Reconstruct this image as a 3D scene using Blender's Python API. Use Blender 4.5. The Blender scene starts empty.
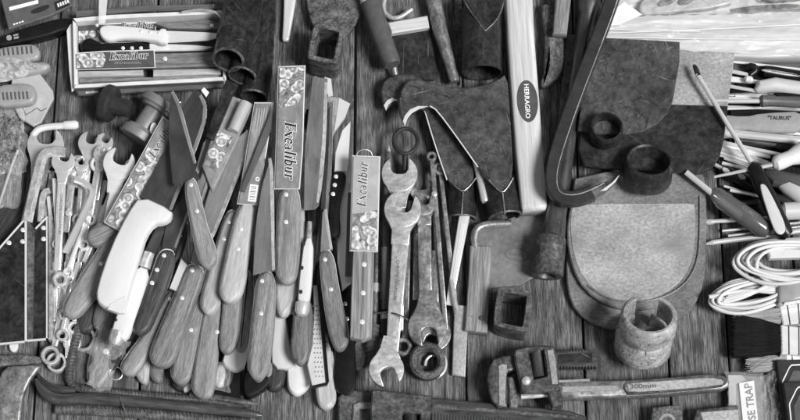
import bpy, bmesh, math, random
from mathutils import Vector, Matrix
R = math.radians
random.seed(7)
scene = bpy.context.scene
COL = scene.collection

# ------------------------------------------------------------------ camera
S = 0.00125                      # metres per photo pixel on the table plane
TILT, LENS = R(20), 85.0
DIST = 1.0 * LENS / 36.0
cam_d = bpy.data.cameras.new('camera')
cam_d.lens, cam_d.sensor_width = LENS, 36.0
cam_d.clip_start, cam_d.clip_end = 0.05, 50.0
cam = bpy.data.objects.new('camera', cam_d)
COL.objects.link(cam)
cam.location = (0, -DIST * math.sin(TILT), DIST * math.cos(TILT))
cam.rotation_euler = (TILT, 0, 0)
scene.camera = cam

# ------------------------------------------------------------------ light
SUN_DIR = Vector((0.55, -0.32, 0.88)).normalized()
SUN_EL = math.asin(SUN_DIR.z)
SUN_AZ = math.atan2(SUN_DIR.x, SUN_DIR.y)
world = bpy.data.worlds.new('World')
scene.world = world
world.use_nodes = True
nt = world.node_tree
nt.nodes.clear()
sky = nt.nodes.new('ShaderNodeTexSky')
sky.sky_type = 'NISHITA'
sky.sun_disc = False
sky.sun_elevation = SUN_EL
sky.sun_rotation = SUN_AZ
bw = nt.nodes.new('ShaderNodeRGBToBW')      # black-and-white photograph
bg = nt.nodes.new('ShaderNodeBackground')
bg.inputs['Strength'].default_value = 0.08
wo = nt.nodes.new('ShaderNodeOutputWorld')
nt.links.new(sky.outputs[0], bw.inputs[0])
nt.links.new(bw.outputs[0], bg.inputs[0])
nt.links.new(bg.outputs[0], wo.inputs[0])
sun_d = bpy.data.lights.new('sun', 'SUN')
sun_d.energy = 3.4
sun_d.angle = R(18)
sun = bpy.data.objects.new('sun', sun_d)
COL.objects.link(sun)
sun.rotation_euler = SUN_DIR.to_track_quat('Z', 'Y').to_euler()
sun.location = (1, -1, 3)
vs = scene.view_settings
vs.view_transform, vs.look, vs.gamma = 'Standard', 'None', 1.0
vs.exposure = 0.36
scene.cycles.max_bounces = 6
scene.cycles.use_denoising = True

# ------------------------------------------------------------------ placing: photo pixel + height -> point on that height
_R = Matrix.Rotation(TILT, 3, 'X')
_K = 36.0 / LENS / 800.0
def W(x, y, z=0.0):
    d = _R @ Vector(((x - 400) * _K, (210 - y) * _K, -1.0))
    t = (z * S - cam.location.z) / d.z
    return cam.location + d * t

# ------------------------------------------------------------------ materials (all grey: the photograph is black and white)
MATS = {}
def mat(name, a, b, sc=(0.05, 0.05), rough=0.5, metal=0.0, detail=6, lo=0.35, hi=0.65, spk=None, lines=None,
        bump=0.0, rnd=0.15, fine=None, rvar=0.0, coat=0.0, stain=None, dist=0.0, spec=None, scr=()):
    """grain noise in the part's own (along, across) pixel coordinates; spk = speckles, lines = scratches, fine = second noise"""
    m = bpy.data.materials.new(name)
    m.use_nodes = True
    t = m.node_tree
    N, L = t.nodes, t.links
    p = N['Principled BSDF']
    p.inputs['Metallic'].default_value = metal
    p.inputs['Roughness'].default_value = rough
    if spec is not None:
        p.inputs['Specular IOR Level'].default_value = spec
    if coat:
        p.inputs['Coat Weight'].default_value = coat
        p.inputs['Coat Roughness'].default_value = 0.15
    tc = N.new('ShaderNodeTexCoord'); oi = N.new('ShaderNodeObjectInfo')
    mul = N.new('ShaderNodeMath'); mul.operation = 'MULTIPLY'; mul.inputs[1].default_value = 531.7
    L.new(oi.outputs['Random'], mul.inputs[0])
    add = N.new('ShaderNodeVectorMath'); add.operation = 'ADD'
    L.new(tc.outputs['UV'], add.inputs[0])
    cmb = N.new('ShaderNodeCombineXYZ')
    L.new(mul.outputs[0], cmb.inputs[0]); L.new(mul.outputs[0], cmb.inputs[1]); 
    L.new(cmb.outputs[0], add.inputs[1])
    def noise(s, det=6, rg=0.6, ds=0.0, rot=0.0):
        mp = N.new('ShaderNodeMapping'); mp.vector_type = 'TEXTURE' if rot else 'POINT'
        if rot:
            mp.inputs['Rotation'].default_value = (0, 0, R(rot)); s = (1 / s[0], 1 / s[1])
        mp.inputs['Scale'].default_value = (s[0], s[1], 1)
        L.new(add.outputs[0], mp.inputs['Vector'])
        n = N.new('ShaderNodeTexNoise'); n.inputs['Scale'].default_value = 1.0
        n.inputs['Detail'].default_value = det; n.inputs['Roughness'].default_value = rg
        n.inputs['Distortion'].default_value = ds
        L.new(mp.outputs[0], n.inputs['Vector'])
        return n.outputs['Fac']
    def mrange(src, l, h, o0=0.0, o1=1.0):
        r = N.new('ShaderNodeMapRange'); L.new(src, r.inputs[0])
        r.inputs[1].default_value, r.inputs[2].default_value = l, h
        r.inputs[3].default_value, r.inputs[4].default_value = o0, o1
        return r.outputs[0]
    def mix(f, A, B):
        x = N.new('ShaderNodeMix'); x.data_type = 'FLOAT'
        if isinstance(f, float): x.inputs[0].default_value = f
        else: L.new(f, x.inputs[0])
        for i, v in ((2, A), (3, B)):
            if isinstance(v, (int, float)): x.inputs[i].default_value = v
            else: L.new(v, x.inputs[i])
        return x.outputs[0]
    g = noise(sc, detail, 0.65, dist)
    v = mrange(g, lo, hi, a, b)
    if fine:
        f = mrange(noise(fine[0], 4), 0.35, 0.65, 1 - fine[1], 1 + fine[1])
        q = N.new('ShaderNodeMath'); q.operation = 'MULTIPLY'; L.new(v, q.inputs[0]); L.new(f, q.inputs[1]); v = q.outputs[0]
    if stain:
        v = mix(mrange(noise(stain[0], 5, 0.7), stain[1] - 0.05, stain[1] + 0.15), v, stain[2])
    if spk:
        v = mix(mrange(noise((spk[0], spk[0]), 3), spk[1], spk[1] + 0.05), v, spk[2])
    if lines:
        n = noise((lines[0], lines[0] * (lines[3] if len(lines) > 3 else 1)), 3, 0.5, 0.6)
        s1 = N.new('ShaderNodeMath'); s1.operation = 'SUBTRACT'; L.new(n, s1.inputs[0]); s1.inputs[1].default_value = 0.5
        s2 = N.new('ShaderNodeMath'); s2.operation = 'ABSOLUTE'; L.new(s1.outputs[0], s2.inputs[0])
        ln = mrange(s2.outputs[0], lines[1] * 0.4, lines[1], 1, 0)
        br = mrange(noise((lines[0] * 0.9, lines[0] * 1.1), 4), 0.45, 0.6)
        q = N.new('ShaderNodeMath'); q.operation = 'MULTIPLY'; L.new(ln, q.inputs[0]); L.new(br, q.inputs[1])
        v = mix(q.outputs[0], v, lines[2])
    for ang, sl, sw, th, val in scr:
        q = N.new('ShaderNodeMath'); q.operation = 'MULTIPLY'
        L.new(mrange(noise((sl, sw), 2, 0.5, 0.15, ang), th, th + 0.05), q.inputs[0]); L.new(mrange(noise((0.022 + 0.0003 * ang, 0.027), 3), 0.44, 0.58), q.inputs[1])
        v = mix(q.outputs[0], v, val)
    if rnd:
        k = mrange(oi.outputs['Random'], 0, 1, 1 - rnd, 1 + rnd)
        q = N.new('ShaderNodeMath'); q.operation = 'MULTIPLY'; L.new(v, q.inputs[0]); L.new(k, q.inputs[1]); v = q.outputs[0]
    cc = N.new('ShaderNodeCombineColor')
    for i in range(3): L.new(v, cc.inputs[i])
    L.new(cc.outputs[0], p.inputs['Base Color'])
    if rvar:
        L.new(mrange(noise((sc[0] * 1.7, sc[1] * 1.7), 5), 0.3, 0.7, max(0.05, rough - rvar), rough + rvar), p.inputs['Roughness'])
    if bump:
        bn = N.new('ShaderNodeBump'); bn.inputs['Strength'].default_value = bump; bn.inputs['Distance'].default_value = 0.0012
        L.new(g, bn.inputs['Height']); L.new(bn.outputs[0], p.inputs['Normal'])
    MATS[name] = m
    return m

mat('weathered_plank', 0.018, 0.225, (0.018, 0.20), 0.8, detail=11, lo=0.28, hi=0.76, bump=0.8, fine=((0.06, 0.9), 0.7), stain=((0.014, 0.025), 0.54, 0.04), spk=(0.5, 0.67, 0.30), rnd=0, dist=0.6, spec=0.2, scr=((0, 0.006, 0.5, 0.66, 0.02), (0, 0.02, 0.9, 0.70, 0.36)))
mat('ground_dark', 0.01, 0.02, rnd=0)
mat('knife_wood', 0.10, 0.25, (0.014, 0.16), 0.5, detail=9, bump=0.2, dist=0.9, fine=((0.12, 1.2), 0.34), rnd=0.33, spk=(0.45, 0.66, 0.05), stain=((0.02, 0.08), 0.60, 0.07))
mat('light_knife_wood', 0.17, 0.32, (0.014, 0.16), 0.5, detail=9, bump=0.2, dist=0.9, fine=((0.12, 1.2), 0.28), rnd=0.12, spk=(0.45, 0.66, 0.08), stain=((0.02, 0.08), 0.62, 0.13))
mat('pale_wood', 0.30, 0.46, (0.02, 0.2), 0.5, detail=7, bump=0.15, dist=0.5, fine=((0.10, 1.2), 0.18), rnd=0.12, spk=(0.5, 0.69, 0.16), stain=((0.02, 0.1), 0.64, 0.24))
mat('dark_wood', 0.02, 0.07, (0.02, 0.2), 0.45, detail=8, bump=0.2, dist=0.5, fine=((0.10, 1.5), 0.4), rnd=0.25, spk=(0.5, 0.70, 0.16), spec=0.3)
mat('striped_wood', 0.10, 0.30, (0.012, 0.3), 0.45, detail=5, lo=0.38, hi=0.62, bump=0.15, fine=((0.03, 1.6), 0.25), rnd=0.1)
mat('ash_wood', 0.42, 0.62, (0.012, 0.25), 0.55, detail=8, bump=0.15, fine=((0.02, 0.9), 0.12), stain=((0.02, 0.05), 0.66, 0.30), rnd=0)
mat('grey_wood', 0.10, 0.30, (0.02, 0.45), 0.7, detail=9, bump=0.5, fine=((0.04, 1.2), 0.35), spk=(0.3, 0.66, 0.08), rnd=0.1)
mat('white_plastic', 0.60, 0.66, (0.02, 0.05), 0.33, rnd=0.03, spk=(0.5, 0.76, 0.4), scr=((10, 0.03, 0.6, 0.70, 0.48), (-40, 0.03, 0.7, 0.72, 0.46)))
mat('ivory_plastic', 0.46, 0.54, (0.03, 0.08), 0.38, rnd=0.06, spk=(0.5, 0.76, 0.3))
mat('black_plastic', 0.006, 0.012, (0.1, 0.1), 0.3, rnd=0.2, spk=(0.5, 0.76, 0.10), spec=0.3)
mat('grey_plastic', 0.07, 0.10, (0.1, 0.1), 0.42, rnd=0.15, spec=0.35)
mat('mid_plastic', 0.24, 0.30, (0.1, 0.1), 0.45, rnd=0.1)
mat('rubber_grip', 0.018, 0.032, (0.1, 0.1), 0.5, rnd=0.1, spec=0.25)
mat('blade_steel', 0.20, 0.42, (0.008, 0.02), 0.32, 0.65, detail=5, rvar=0.1, rnd=0.35, fine=((0.03, 1.0), 0.14), stain=((0.02, 0.05), 0.60, 0.15), scr=((4, 0.014, 0.9, 0.66, 0.65), (-7, 0.02, 0.9, 0.68, 0.6)))
mat('dark_blade', 0.07, 0.13, (0.02, 0.035), 0.36, 0.7, detail=6, rvar=0.1, rnd=0.2, fine=((0.06, 1.0), 0.10), spk=(0.4, 0.72, 0.3), scr=((6, 0.02, 0.9, 0.71, 0.3),))
mat('bright_steel', 0.82, 0.95, (0.01, 0.1), 0.22, 0.42, rvar=0.06, rnd=0.05)
mat('chrome', 0.74, 0.95, (0.02, 0.10), 0.15, 0.58, rvar=0.05, rnd=0.12)
mat('satin_steel', 0.42, 0.78, (0.04, 0.07), 0.28, 0.55, rvar=0.1, rnd=0.15, detail=9, spk=(0.5, 0.64, 0.15), bump=0.12, fine=((0.2, 0.3), 0.22))
mat('old_steel', 0.14, 0.44, (0.06, 0.10), 0.38, 0.6, detail=10, rvar=0.12, rnd=0.2, spk=(0.6, 0.62, 0.06), bump=0.35, fine=((0.3, 0.3), 0.3))
mat('black_iron', 0.007, 0.032, (0.05, 0.06), 0.40, 0.0, detail=9, rvar=0.12, rnd=0.15, spk=(0.5, 0.68, 0.12), bump=0.25, spec=0.32, fine=((0.2, 0.2), 0.5), scr=((30, 0.02, 0.6, 0.68, 0.12), (-60, 0.02, 0.5, 0.69, 0.10)))
mat('scratched_iron', 0.03, 0.09, (0.022, 0.03), 0.40, 0.1, detail=11, lo=0.3, hi=0.7, rvar=0.12, rnd=0.1, spk=(0.5, 0.66, 0.14), bump=0.2, fine=((0.12, 0.12), 0.45), spec=0.35, lines=(0.10, 0.008, 0.16), scr=((35, 0.02, 0.6, 0.67, 0.24), (-50, 0.02, 0.7, 0.68, 0.22), (80, 0.018, 0.6, 0.68, 0.25), (0.01, 0.30, 0.34, 0.60, 0.13), (-20, 0.02, 0.3, 0.66, 0.015)))
mat('rusty_iron', 0.03, 0.16, (0.08, 0.11), 0.65, 0.1, detail=11, rnd=0.2, spk=(0.55, 0.65, 0.28), bump=0.6, fine=((0.4, 0.4), 0.45), spec=0.25)
mat('worn_iron', 0.045, 0.13, (0.05, 0.08), 0.45, 0.3, detail=11, rnd=0.12, spk=(0.35, 0.66, 0.24), bump=0.4, fine=((0.25, 0.25), 0.5), stain=((0.05, 0.08), 0.60, 0.20), spec=0.35)
mat('light_rust', 0.20, 0.44, (0.016, 0.022), 0.55, 0.15, detail=14, lo=0.30, hi=0.70, rnd=0.05, spk=(0.4, 0.655, 0.13), bump=0.25, fine=((0.3, 0.4), 0.26), stain=((0.012, 0.02), 0.56, 0.20))
mat('rust_mid', 0.10, 0.23, (0.02, 0.03), 0.55, 0.15, detail=13, rnd=0.05, spk=(0.4, 0.66, 0.06), bump=0.25, fine=((0.3, 0.4), 0.3))
mat('spool_grey', 0.15, 0.19, (0.1, 0.1), 0.45, rnd=0.05, spk=(0.4, 0.7, 0.3))
mat('grey_sheet', 0.15, 0.25, (0.03, 0.05), 0.5, 0.3, detail=8, rnd=0.05, spk=(0.4, 0.70, 0.10), fine=((0.2, 0.2), 0.15))
mat('peeling_paint', 0.20, 0.40, (0.03, 0.06), 0.55, 0.05, detail=13, rnd=0.1, spk=(0.3, 0.60, 0.05), bump=0.35, fine=((0.3, 0.4), 0.28), stain=((0.05, 0.12), 0.56, 0.08))
mat('bar_steel', 0.05, 0.14, (0.03, 0.12), 0.34, 0.6, rvar=0.1, rnd=0.1, spk=(0.4, 0.66, 0.3), bump=0.2)
mat('printed_card', 0.17, 0.25, (0.05, 0.05), 0.35, rnd=0.12, stain=((0.04, 0.09), 0.54, 0.34), detail=3, coat=0.5, bump=0.15, spk=(0.2, 0.68, 0.4))
mat('pale_card', 0.34, 0.42, (0.05, 0.05), 0.35, rnd=0.06, stain=((0.05, 0.07), 0.60, 0.48), detail=3, coat=0.5, bump=0.15, spk=(0.2, 0.70, 0.25))
mat('card_edge', 0.55, 0.68, (0.05, 0.05), 0.7, rnd=0.05, stain=((0.04, 0.3), 0.62, 0.3))
mat('brown_card', 0.06, 0.12, (0.02, 0.3), 0.7, rnd=0.05, spk=(0.2, 0.66, 0.35))
mat('paper_white', 0.68, 0.78, (0.04, 0.04), 0.6, rnd=0.03)
mat('ink', 0.012, 0.02, rnd=0)
mat('ink_grey', 0.10, 0.13, rnd=0)
mat('ink_white', 0.75, 0.82, rnd=0)
mat('cord_white', 0.50, 0.64, (0.04, 0.3), 0.42, rnd=0.12, spk=(0.3, 0.70, 0.35))
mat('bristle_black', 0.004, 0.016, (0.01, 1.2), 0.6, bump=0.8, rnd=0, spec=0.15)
mat('bristle_pale', 0.16, 0.45, (0.01, 1.0), 0.6, bump=0.6, rnd=0)
mat('bag_stuff', 0.02, 0.5, (0.12, 0.12), 0.7, detail=8, lo=.38, hi=.66, bump=0.6, rnd=0)
mat('sheet_white', 0.44, 0.62, (0.006, 0.07), 0.35, rnd=0, detail=4)
mat('foam_grey', 0.10, 0.20, (0.4, 0.4), 0.85, bump=0.4, rnd=0.1)

def fruit_mat():
    m = bpy.data.materials.new('fruit_print'); m.use_nodes = True
    t = m.node_tree; N, L = t.nodes, t.links; p = N['Principled BSDF']
    p.inputs['Roughness'].default_value = 0.4
    tc = N.new('ShaderNodeTexCoord'); oi = N.new('ShaderNodeObjectInfo')
    ad = N.new('ShaderNodeVectorMath'); ad.operation = 'ADD'
    ml = N.new('ShaderNodeMath'); ml.operation = 'MULTIPLY'; ml.inputs[1].default_value = 300
    L.new(oi.outputs['Random'], ml.inputs[0]); L.new(tc.outputs['UV'], ad.inputs[0]); L.new(ml.outputs[0], ad.inputs[1])
    vo = N.new('ShaderNodeTexVoronoi'); vo.inputs['Scale'].default_value = 0.10; vo.inputs['Randomness'].default_value = 0.9
    L.new(ad.outputs[0], vo.inputs['Vector'])
    r1 = N.new('ShaderNodeValToRGB'); e = r1.color_ramp.elements
    e[0].position, e[0].color = 0.0, (0.62,) * 3 + (1,)
    e[1].position, e[1].color = 1.0, (0.12,) * 3 + (1,)
    for pos, c in ((0.18, 0.5), (0.24, 0.22), (0.42, 0.6), (0.52, 0.66), (0.58, 0.12), (0.7, 0.28)):
        q = e.new(pos); q.color = (c,) * 3 + (1,)
    L.new(vo.outputs['Distance'], r1.inputs[0])
    no = N.new('ShaderNodeTexNoise'); no.inputs['Scale'].default_value = 0.25; no.inputs['Detail'].default_value = 4
    L.new(ad.outputs[0], no.inputs['Vector'])
    r2 = N.new('ShaderNodeMapRange'); L.new(no.outputs['Fac'], r2.inputs[0])
    r2.inputs[1].default_value, r2.inputs[2].default_value, r2.inputs[3].default_value, r2.inputs[4].default_value = 0.35, 0.6, 0.45, 1.2
    mx = N.new('ShaderNodeVectorMath'); mx.operation = 'SCALE'
    L.new(r1.outputs[0], mx.inputs[0]); L.new(r2.outputs[0], mx.inputs['Scale'])
    L.new(mx.outputs[0], p.inputs['Base Color'])
    MATS['fruit_print'] = m
fruit_mat()

def film_mat(name, op, rough=0.12, tone=0.8):
    """clear plastic: part see-through, part glossy with a little milkiness"""
    m = bpy.data.materials.new(name); m.use_nodes = True
    t = m.node_tree; N, L = t.nodes, t.links; p = N['Principled BSDF']
    p.inputs['Base Color'].default_value = (tone, tone, tone, 1)
    p.inputs['Roughness'].default_value = rough
    p.inputs['Alpha'].default_value = op
    MATS[name] = m
film_mat('clear_film', 0.15, 0.10, 0.9)
film_mat('gloss_film', 0.05, 0.08, 0.9)
film_mat('milky_film', 0.35, 0.15, 0.9)
def clear_handle():
    m = bpy.data.materials.new('clear_acetate'); m.use_nodes = True
    p = m.node_tree.nodes['Principled BSDF']
    p.inputs['Base Color'].default_value = (0.32, 0.32, 0.32, 1); p.inputs['Roughness'].default_value = 0.12
    p.inputs['Transmission Weight'].default_value = 0.75; p.inputs['IOR'].default_value = 1.47
    MATS['clear_acetate'] = m
clear_handle()

# ------------------------------------------------------------------ objects
def thing(name, label, cat, x, y, z=0.0, group=None):
    o = bpy.data.objects.new(name, None)
    COL.objects.link(o)
    o.location = W(x, y, z); o.empty_display_size = 0.02
    o['label'], o['category'] = label, cat
    if group: o['group'] = group
    return o
def tag(o, label, cat, group=None):
    o['label'], o['category'] = label, cat
    if group: o['group'] = group
    return o
def root_loc(p):
    v = Vector((0, 0, 0))
    while p is not None:
        v += p.location; p = p.parent
    return v
class MB:
    """collects shapes for ONE mesh object"""
    def __init__(s): s.v, s.f, s.u = [], [], []
    def add(s, v, f, u):
        n = len(s.v); s.v += [Vector(q) for q in v]; s.f += [tuple(i + n for i in q) for q in f]; s.u += u
        return s
    def build(s, name, m, parent=None, ang=38, kind=None):
        me = bpy.data.meshes.new(name)
        if parent is None:
            xs = [q.x for q in s.v]; ys = [q.y for q in s.v]; zs = [q.z for q in s.v]
            org = Vector(((min(xs) + max(xs)) / 2, (min(ys) + max(ys)) / 2, min(zs)))
        else: org = root_loc(parent)
        me.from_pydata([q - org for q in s.v], [], s.f)
        uv = me.uv_layers.new(name='UVMap')
        k = 0
        for fu in s.u:
            for c in fu:
                uv.data[k].uv = c; k += 1
        me.materials.append(MATS[m])
        if not name.startswith(('lettering', 'film')):
            b_ = bmesh.new(); b_.from_mesh(me); bmesh.ops.recalc_face_normals(b_, faces=b_.faces); b_.to_mesh(me); b_.free()
        me.shade_smooth()
        me.set_sharp_from_angle(angle=R(ang))
        o = bpy.data.objects.new(name, me); COL.objects.link(o)
        if parent is None: o.location = org
        else: o.parent = parent
        if kind: o['kind'] = kind
        return o

def chaikin(p, n, closed=True):
    for _ in range(n):
        q = []
        m = len(p)
        for i in range(m if closed else m - 1):
            a, b = p[i], p[(i + 1) % m]
            q.append(tuple(a[k] * .75 + b[k] * .25 for k in range(len(a))))
            q.append(tuple(a[k] * .25 + b[k] * .75 for k in range(len(a))))
        p = q if closed else [p[0]] + q + [p[-1]]
    return p
def area(p): return sum(p[i][0] * p[(i + 1) % len(p)][1] - p[(i + 1) % len(p)][0] * p[i][1] for i in range(len(p))) / 2
def axis_of(p):
    n = len(p); cx = sum(q[0] for q in p) / n; cy = sum(q[1] for q in p) / n
    xx = sum((q[0] - cx) ** 2 for q in p); yy = sum((q[1] - cy) ** 2 for q in p); xy = sum((q[0] - cx) * (q[1] - cy) for q in p)
    a = 0.5 * math.atan2(2 * xy, xx - yy)
    return (cx, cy), (math.cos(a), math.sin(a))
def inset(p, d):
    if d == 0: return list(p)
    n = len(p); r = []
    for i in range(n):
        a, b, c = p[i - 1], p[i], p[(i + 1) % n]
        e1 = Vector((b[0] - a[0], b[1] - a[1])); e2 = Vector((c[0] - b[0], c[1] - b[1]))
        if e1.length < 1e-6: e1 = e2
        if e2.length < 1e-6: e2 = e1
        e1.normalize(); e2.normalize()
        n1 = Vector((e1.y, -e1.x)); n2 = Vector((e2.y, -e2.x))      # inward for negative-area (photo y down) order
        m = n1 + n2
        if m.length < 1e-4: m = n1
        m.normalize()
        k = d / max(0.5, m.dot(n1))
        r.append((b[0] + m.x * k, b[1] + m.y * k))
    return r
def zfun(z):
    if not isinstance(z, tuple): return lambda x, y: z
    x0, y0, z0, x1, y1, z1 = z
    dx, dy = x1 - x0, y1 - y0; q = dx * dx + dy * dy
    return lambda x, y: z0 + (z1 - z0) * max(-.3, min(1.3, ((x - x0) * dx + (y - y0) * dy) / q))
PROF = {
    'flat': lambda t, b: [(0, t), (0, b), (b, 0)],
    'round': lambda t, b: [(b * .4, t), (0, t - b * .6), (0, b), (b * .12, b * .5), (b * .42, b * .15), (b, 0)],
    'bevel': lambda t, b: [(b * .5, t), (0, t - b * .6), (0, b * .95), (b * .12, b * .72), (b * .85, b * .06), (b * 1.1, 0)],
    'blade': lambda t, b: [(0, t), (0, t * .7), (b, 0)],
}
def slab(mb, pts, z, t, b=0.6, prof='flat', ch=0, ax=None):
    """outline in photo pixels at top height z, thickness t (pixels), straight down, edges eased by b"""
    p = chaikin([tuple(map(float, q)) for q in pts], ch)
    if area(p) > 0: p = p[::-1]
    zf = zfun(z)
    (cx, cy), d = axis_of(p)
    if ax: d = ax
    n = len(p); V = []; UV = []
    for ins, dr in PROF[prof](t, b):
        for (x, y) in inset(p, ins):
            w = W(x, y, zf(x, y)); w.z -= dr * S
            V.append(w); UV.append(((x - cx) * d[0] + (y - cy) * d[1], -(x - cx) * d[1] + (y - cy) * d[0] + dr * .8))
    k = len(V) // n; F = []
    for r in range(k - 1):
        for i in range(n):
            j = (i + 1) % n
            F.append((r * n + i, r * n + j, (r + 1) * n + j, (r + 1) * n + i))
    F.append(tuple(range((k - 1) * n, k * n)))
    F.append(tuple(range(n - 1, -1, -1)))
    # orientation: outline is negative-area in photo coords = counter-clockwise seen from above
    return mb.add(V, F, [[UV[i] for i in f] for f in F])
def resample(p, n, c):
    """n points round a closed outline, by angle about c"""
    out = []
    for k in range(n):
        a = 2 * math.pi * k / n; d = (math.cos(a), math.sin(a)); best = None
        for i in range(len(p)):
            A, B = p[i], p[(i + 1) % len(p)]
            ex, ey = B[0] - A[0], B[1] - A[1]
            den = d[0] * ey - d[1] * ex
            if abs(den) < 1e-9: continue
            tt = ((A[0] - c[0]) * ey - (A[1] - c[1]) * ex) / den
            s = ((A[0] - c[0]) * d[1] - (A[1] - c[1]) * d[0]) / den
            if tt > 0 and -1e-6 <= s <= 1 + 1e-6 and (best is None or tt > best): best = tt
        out.append((c[0] + d[0] * best, c[1] + d[1] * best))
    return out
def frame(mb, outer, inner, z, t, b=0.8, n=64):
    """a flat plate with one hole right through"""
    c = (sum(q[0] for q in inner) / len(inner), sum(q[1] for q in inner) / len(inner))
    O = resample(outer, n, c); I = resample(inner, n, c)
    def push(p, d): return [(q[0] + (q[0] - c[0]) / math.hypot(q[0] - c[0], q[1] - c[1]) * d, q[1] + (q[1] - c[1]) / math.hypot(q[0] - c[0], q[1] - c[1]) * d) for q in p]
    zf = zfun(z)
    rings = [(O, t), (O, b), (push(O, -b), 0), (push(I, b), 0), (I, b), (I, t)]
    V, UV, F = [], [], []
    for p, dr in rings:
        for (x, y) in p:
            w = W(x, y, zf(x, y)); w.z -= dr * S; V.append(w); UV.append((x, y + dr))
    for r in range(6):
        for i in range(n):
            j = (i + 1) % n; r2 = (r + 1) % 6
            F.append((r * n + i, r2 * n + i, r2 * n + j, r * n + j))
    return mb.add(V, F, [[UV[i] for i in f] for f in F])
def circle(x, y, rx, ry=None, n=32, a0=0):
    ry = ry or rx
    return [(x + rx * math.cos(a0 + 2 * math.pi * k / n), y + ry * math.sin(a0 + 2 * math.pi * k / n)) for k in range(n)]
def sweep(mb, P, rad, n=12, cap=True, sec=None, up=None):
    """P world points, rad metres per point, sec = unit cross-section (list of 2-tuples)"""
    m = len(P); rad = rad if isinstance(rad, (list, tuple)) else [rad] * m
    sec = sec or [(math.cos(2 * math.pi * k / n), math.sin(2 * math.pi * k / n)) for k in range(n)]
    n = len(sec)
    T = []
    for i in range(m):
        t = (P[min(i + 1, m - 1)] - P[max(i - 1, 0)]); T.append(t.normalized())
    ref = up or Vector((0, 0, 1))
    if abs(T[0].dot(ref)) > 0.95: ref = Vector((0, 1, 0))
    N = (ref - T[0] * ref.dot(T[0])).normalized()
    V, UV, F = [], [], []; s = 0
    for i in range(m):
        if i:
            s += (P[i] - P[i - 1]).length
            N = (N - T[i] * N.dot(T[i])).normalized()
        B = T[i].cross(N)
        for k in range(n):
            V.append(P[i] + (N * sec[k][1] + B * sec[k][0]) * rad[i])
    acc = [0]
    for i in range(1, m): acc.append(acc[-1] + (P[i] - P[i - 1]).length / S)
    U = []
    for i in range(m - 1):
        for k in range(n):
            j = (k + 1) % n
            F.append((i * n + k, (i + 1) * n + k, (i + 1) * n + j, i * n + j))
            r = max(rad) / S; c0 = k * 6.283 / n * r; c1 = (k + 1) * 6.283 / n * r
            U.append([(acc[i], c0), (acc[i + 1], c0), (acc[i + 1], c1), (acc[i], c1)])
    if cap:
        F.append(tuple(range(n))); U.append([(sec[k][0] * 3, sec[k][1] * 3) for k in range(n)])
        F.append(tuple((m - 1) * n + k for k in range(n - 1, -1, -1))); U.append([(sec[k][0] * 3, sec[k][1] * 3) for k in range(n)])
    return mb.add(V, F, U)
RECT = lambda w, h, b=.15: [(w - b, -h), (w, -h + b), (w, h - b), (w - b, h), (-w + b, h), (-w, h - b), (-w, -h + b), (-w + b, -h)]
HEX = [(math.cos(R(60 * k)), math.sin(R(60 * k))) for k in range(6)]
def tube(mb, pts, r, n=12, sm=0, sec=None, cap=True):
    """pts = (x, y, centre height) in pixels; r pixels (number or list)"""
    if isinstance(r, (list, tuple)):
        pts = [tuple(p) + (q,) for p, q in zip(pts, r)]
    else: pts = [tuple(p) + (r,) for p in pts]
    pts = chaikin([tuple(map(float, p)) for p in pts], sm, False)
    return sweep(mb, [W(*p[:3]) for p in pts], [p[3] * S for p in pts], n, cap, sec)
def lathe(mb, org, ax, prof, n=40, sq=None):
    """org = (x, y, z) pixels; ax = world direction; prof = (along, radius) pixels; closed outside-to-inside profiles make hollow tubes"""
    o = W(*org); a = Vector(ax).normalized()
    ref = Vector((0, 0, 1)) if abs(a.z) < 0.9 else Vector((1, 0, 0))
    N = (ref - a * ref.dot(a)).normalized(); B = a.cross(N)
    V, F, U = [], [], []
    m = len(prof)
    for al, r in prof:
        for k in range(n):
            t = 2 * math.pi * k / n
            V.append(o + a * al * S + (N * math.cos(t) + B * math.sin(t)) * max(r, 0.01) * S)
    ac = [0]
    for i in range(1, m): ac.append(ac[-1] + math.hypot(prof[i][0] - prof[i - 1][0], prof[i][1] - prof[i - 1][1]))
    rm = max(r for _, r in prof)
    for i in range(m - 1):
        for k in range(n):
            j = (k + 1) % n
            F.append((i * n + k, i * n + j, (i + 1) * n + j, (i + 1) * n + k))
            c0, c1 = k * 6.283 / n * rm, (k + 1) * 6.283 / n * rm
            U.append([(ac[i], c0), (ac[i], c1), (ac[i + 1], c1), (ac[i + 1], c0)])
    return mb.add(V, F, U)
def pipe_prof(L, ro, ri, b=0.8): return [(0, ri + b), (0, ro - b), (b, ro), (L - b, ro), (L, ro - b), (L, ri + b), (L - b, ri), (b, ri), (0, ri + b)]
def sock_prof(L, ro, ri, b=0.8): return [(L, 0), (L, ro - b), (L - b, ro), (b, ro), (0, ro - b), (0, ri + b), (b, ri), (L * .8, ri * .85), (L * .82, 0)]
def rod_prof(L, r, b=1.0): return [(0, 0), (0, r - b), (b, r), (L - b, r), (L, r - b), (L, 0)]
def dome(mb, x, y, z, r, h, n=20):
    """rivet or cap head standing on height z"""
    lathe(mb, (x, y, z), (0, 0, 1), [(-1, r), (h * .45, r), (h * .8, r * .8), (h, r * .35), (h, 0)], n)
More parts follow.
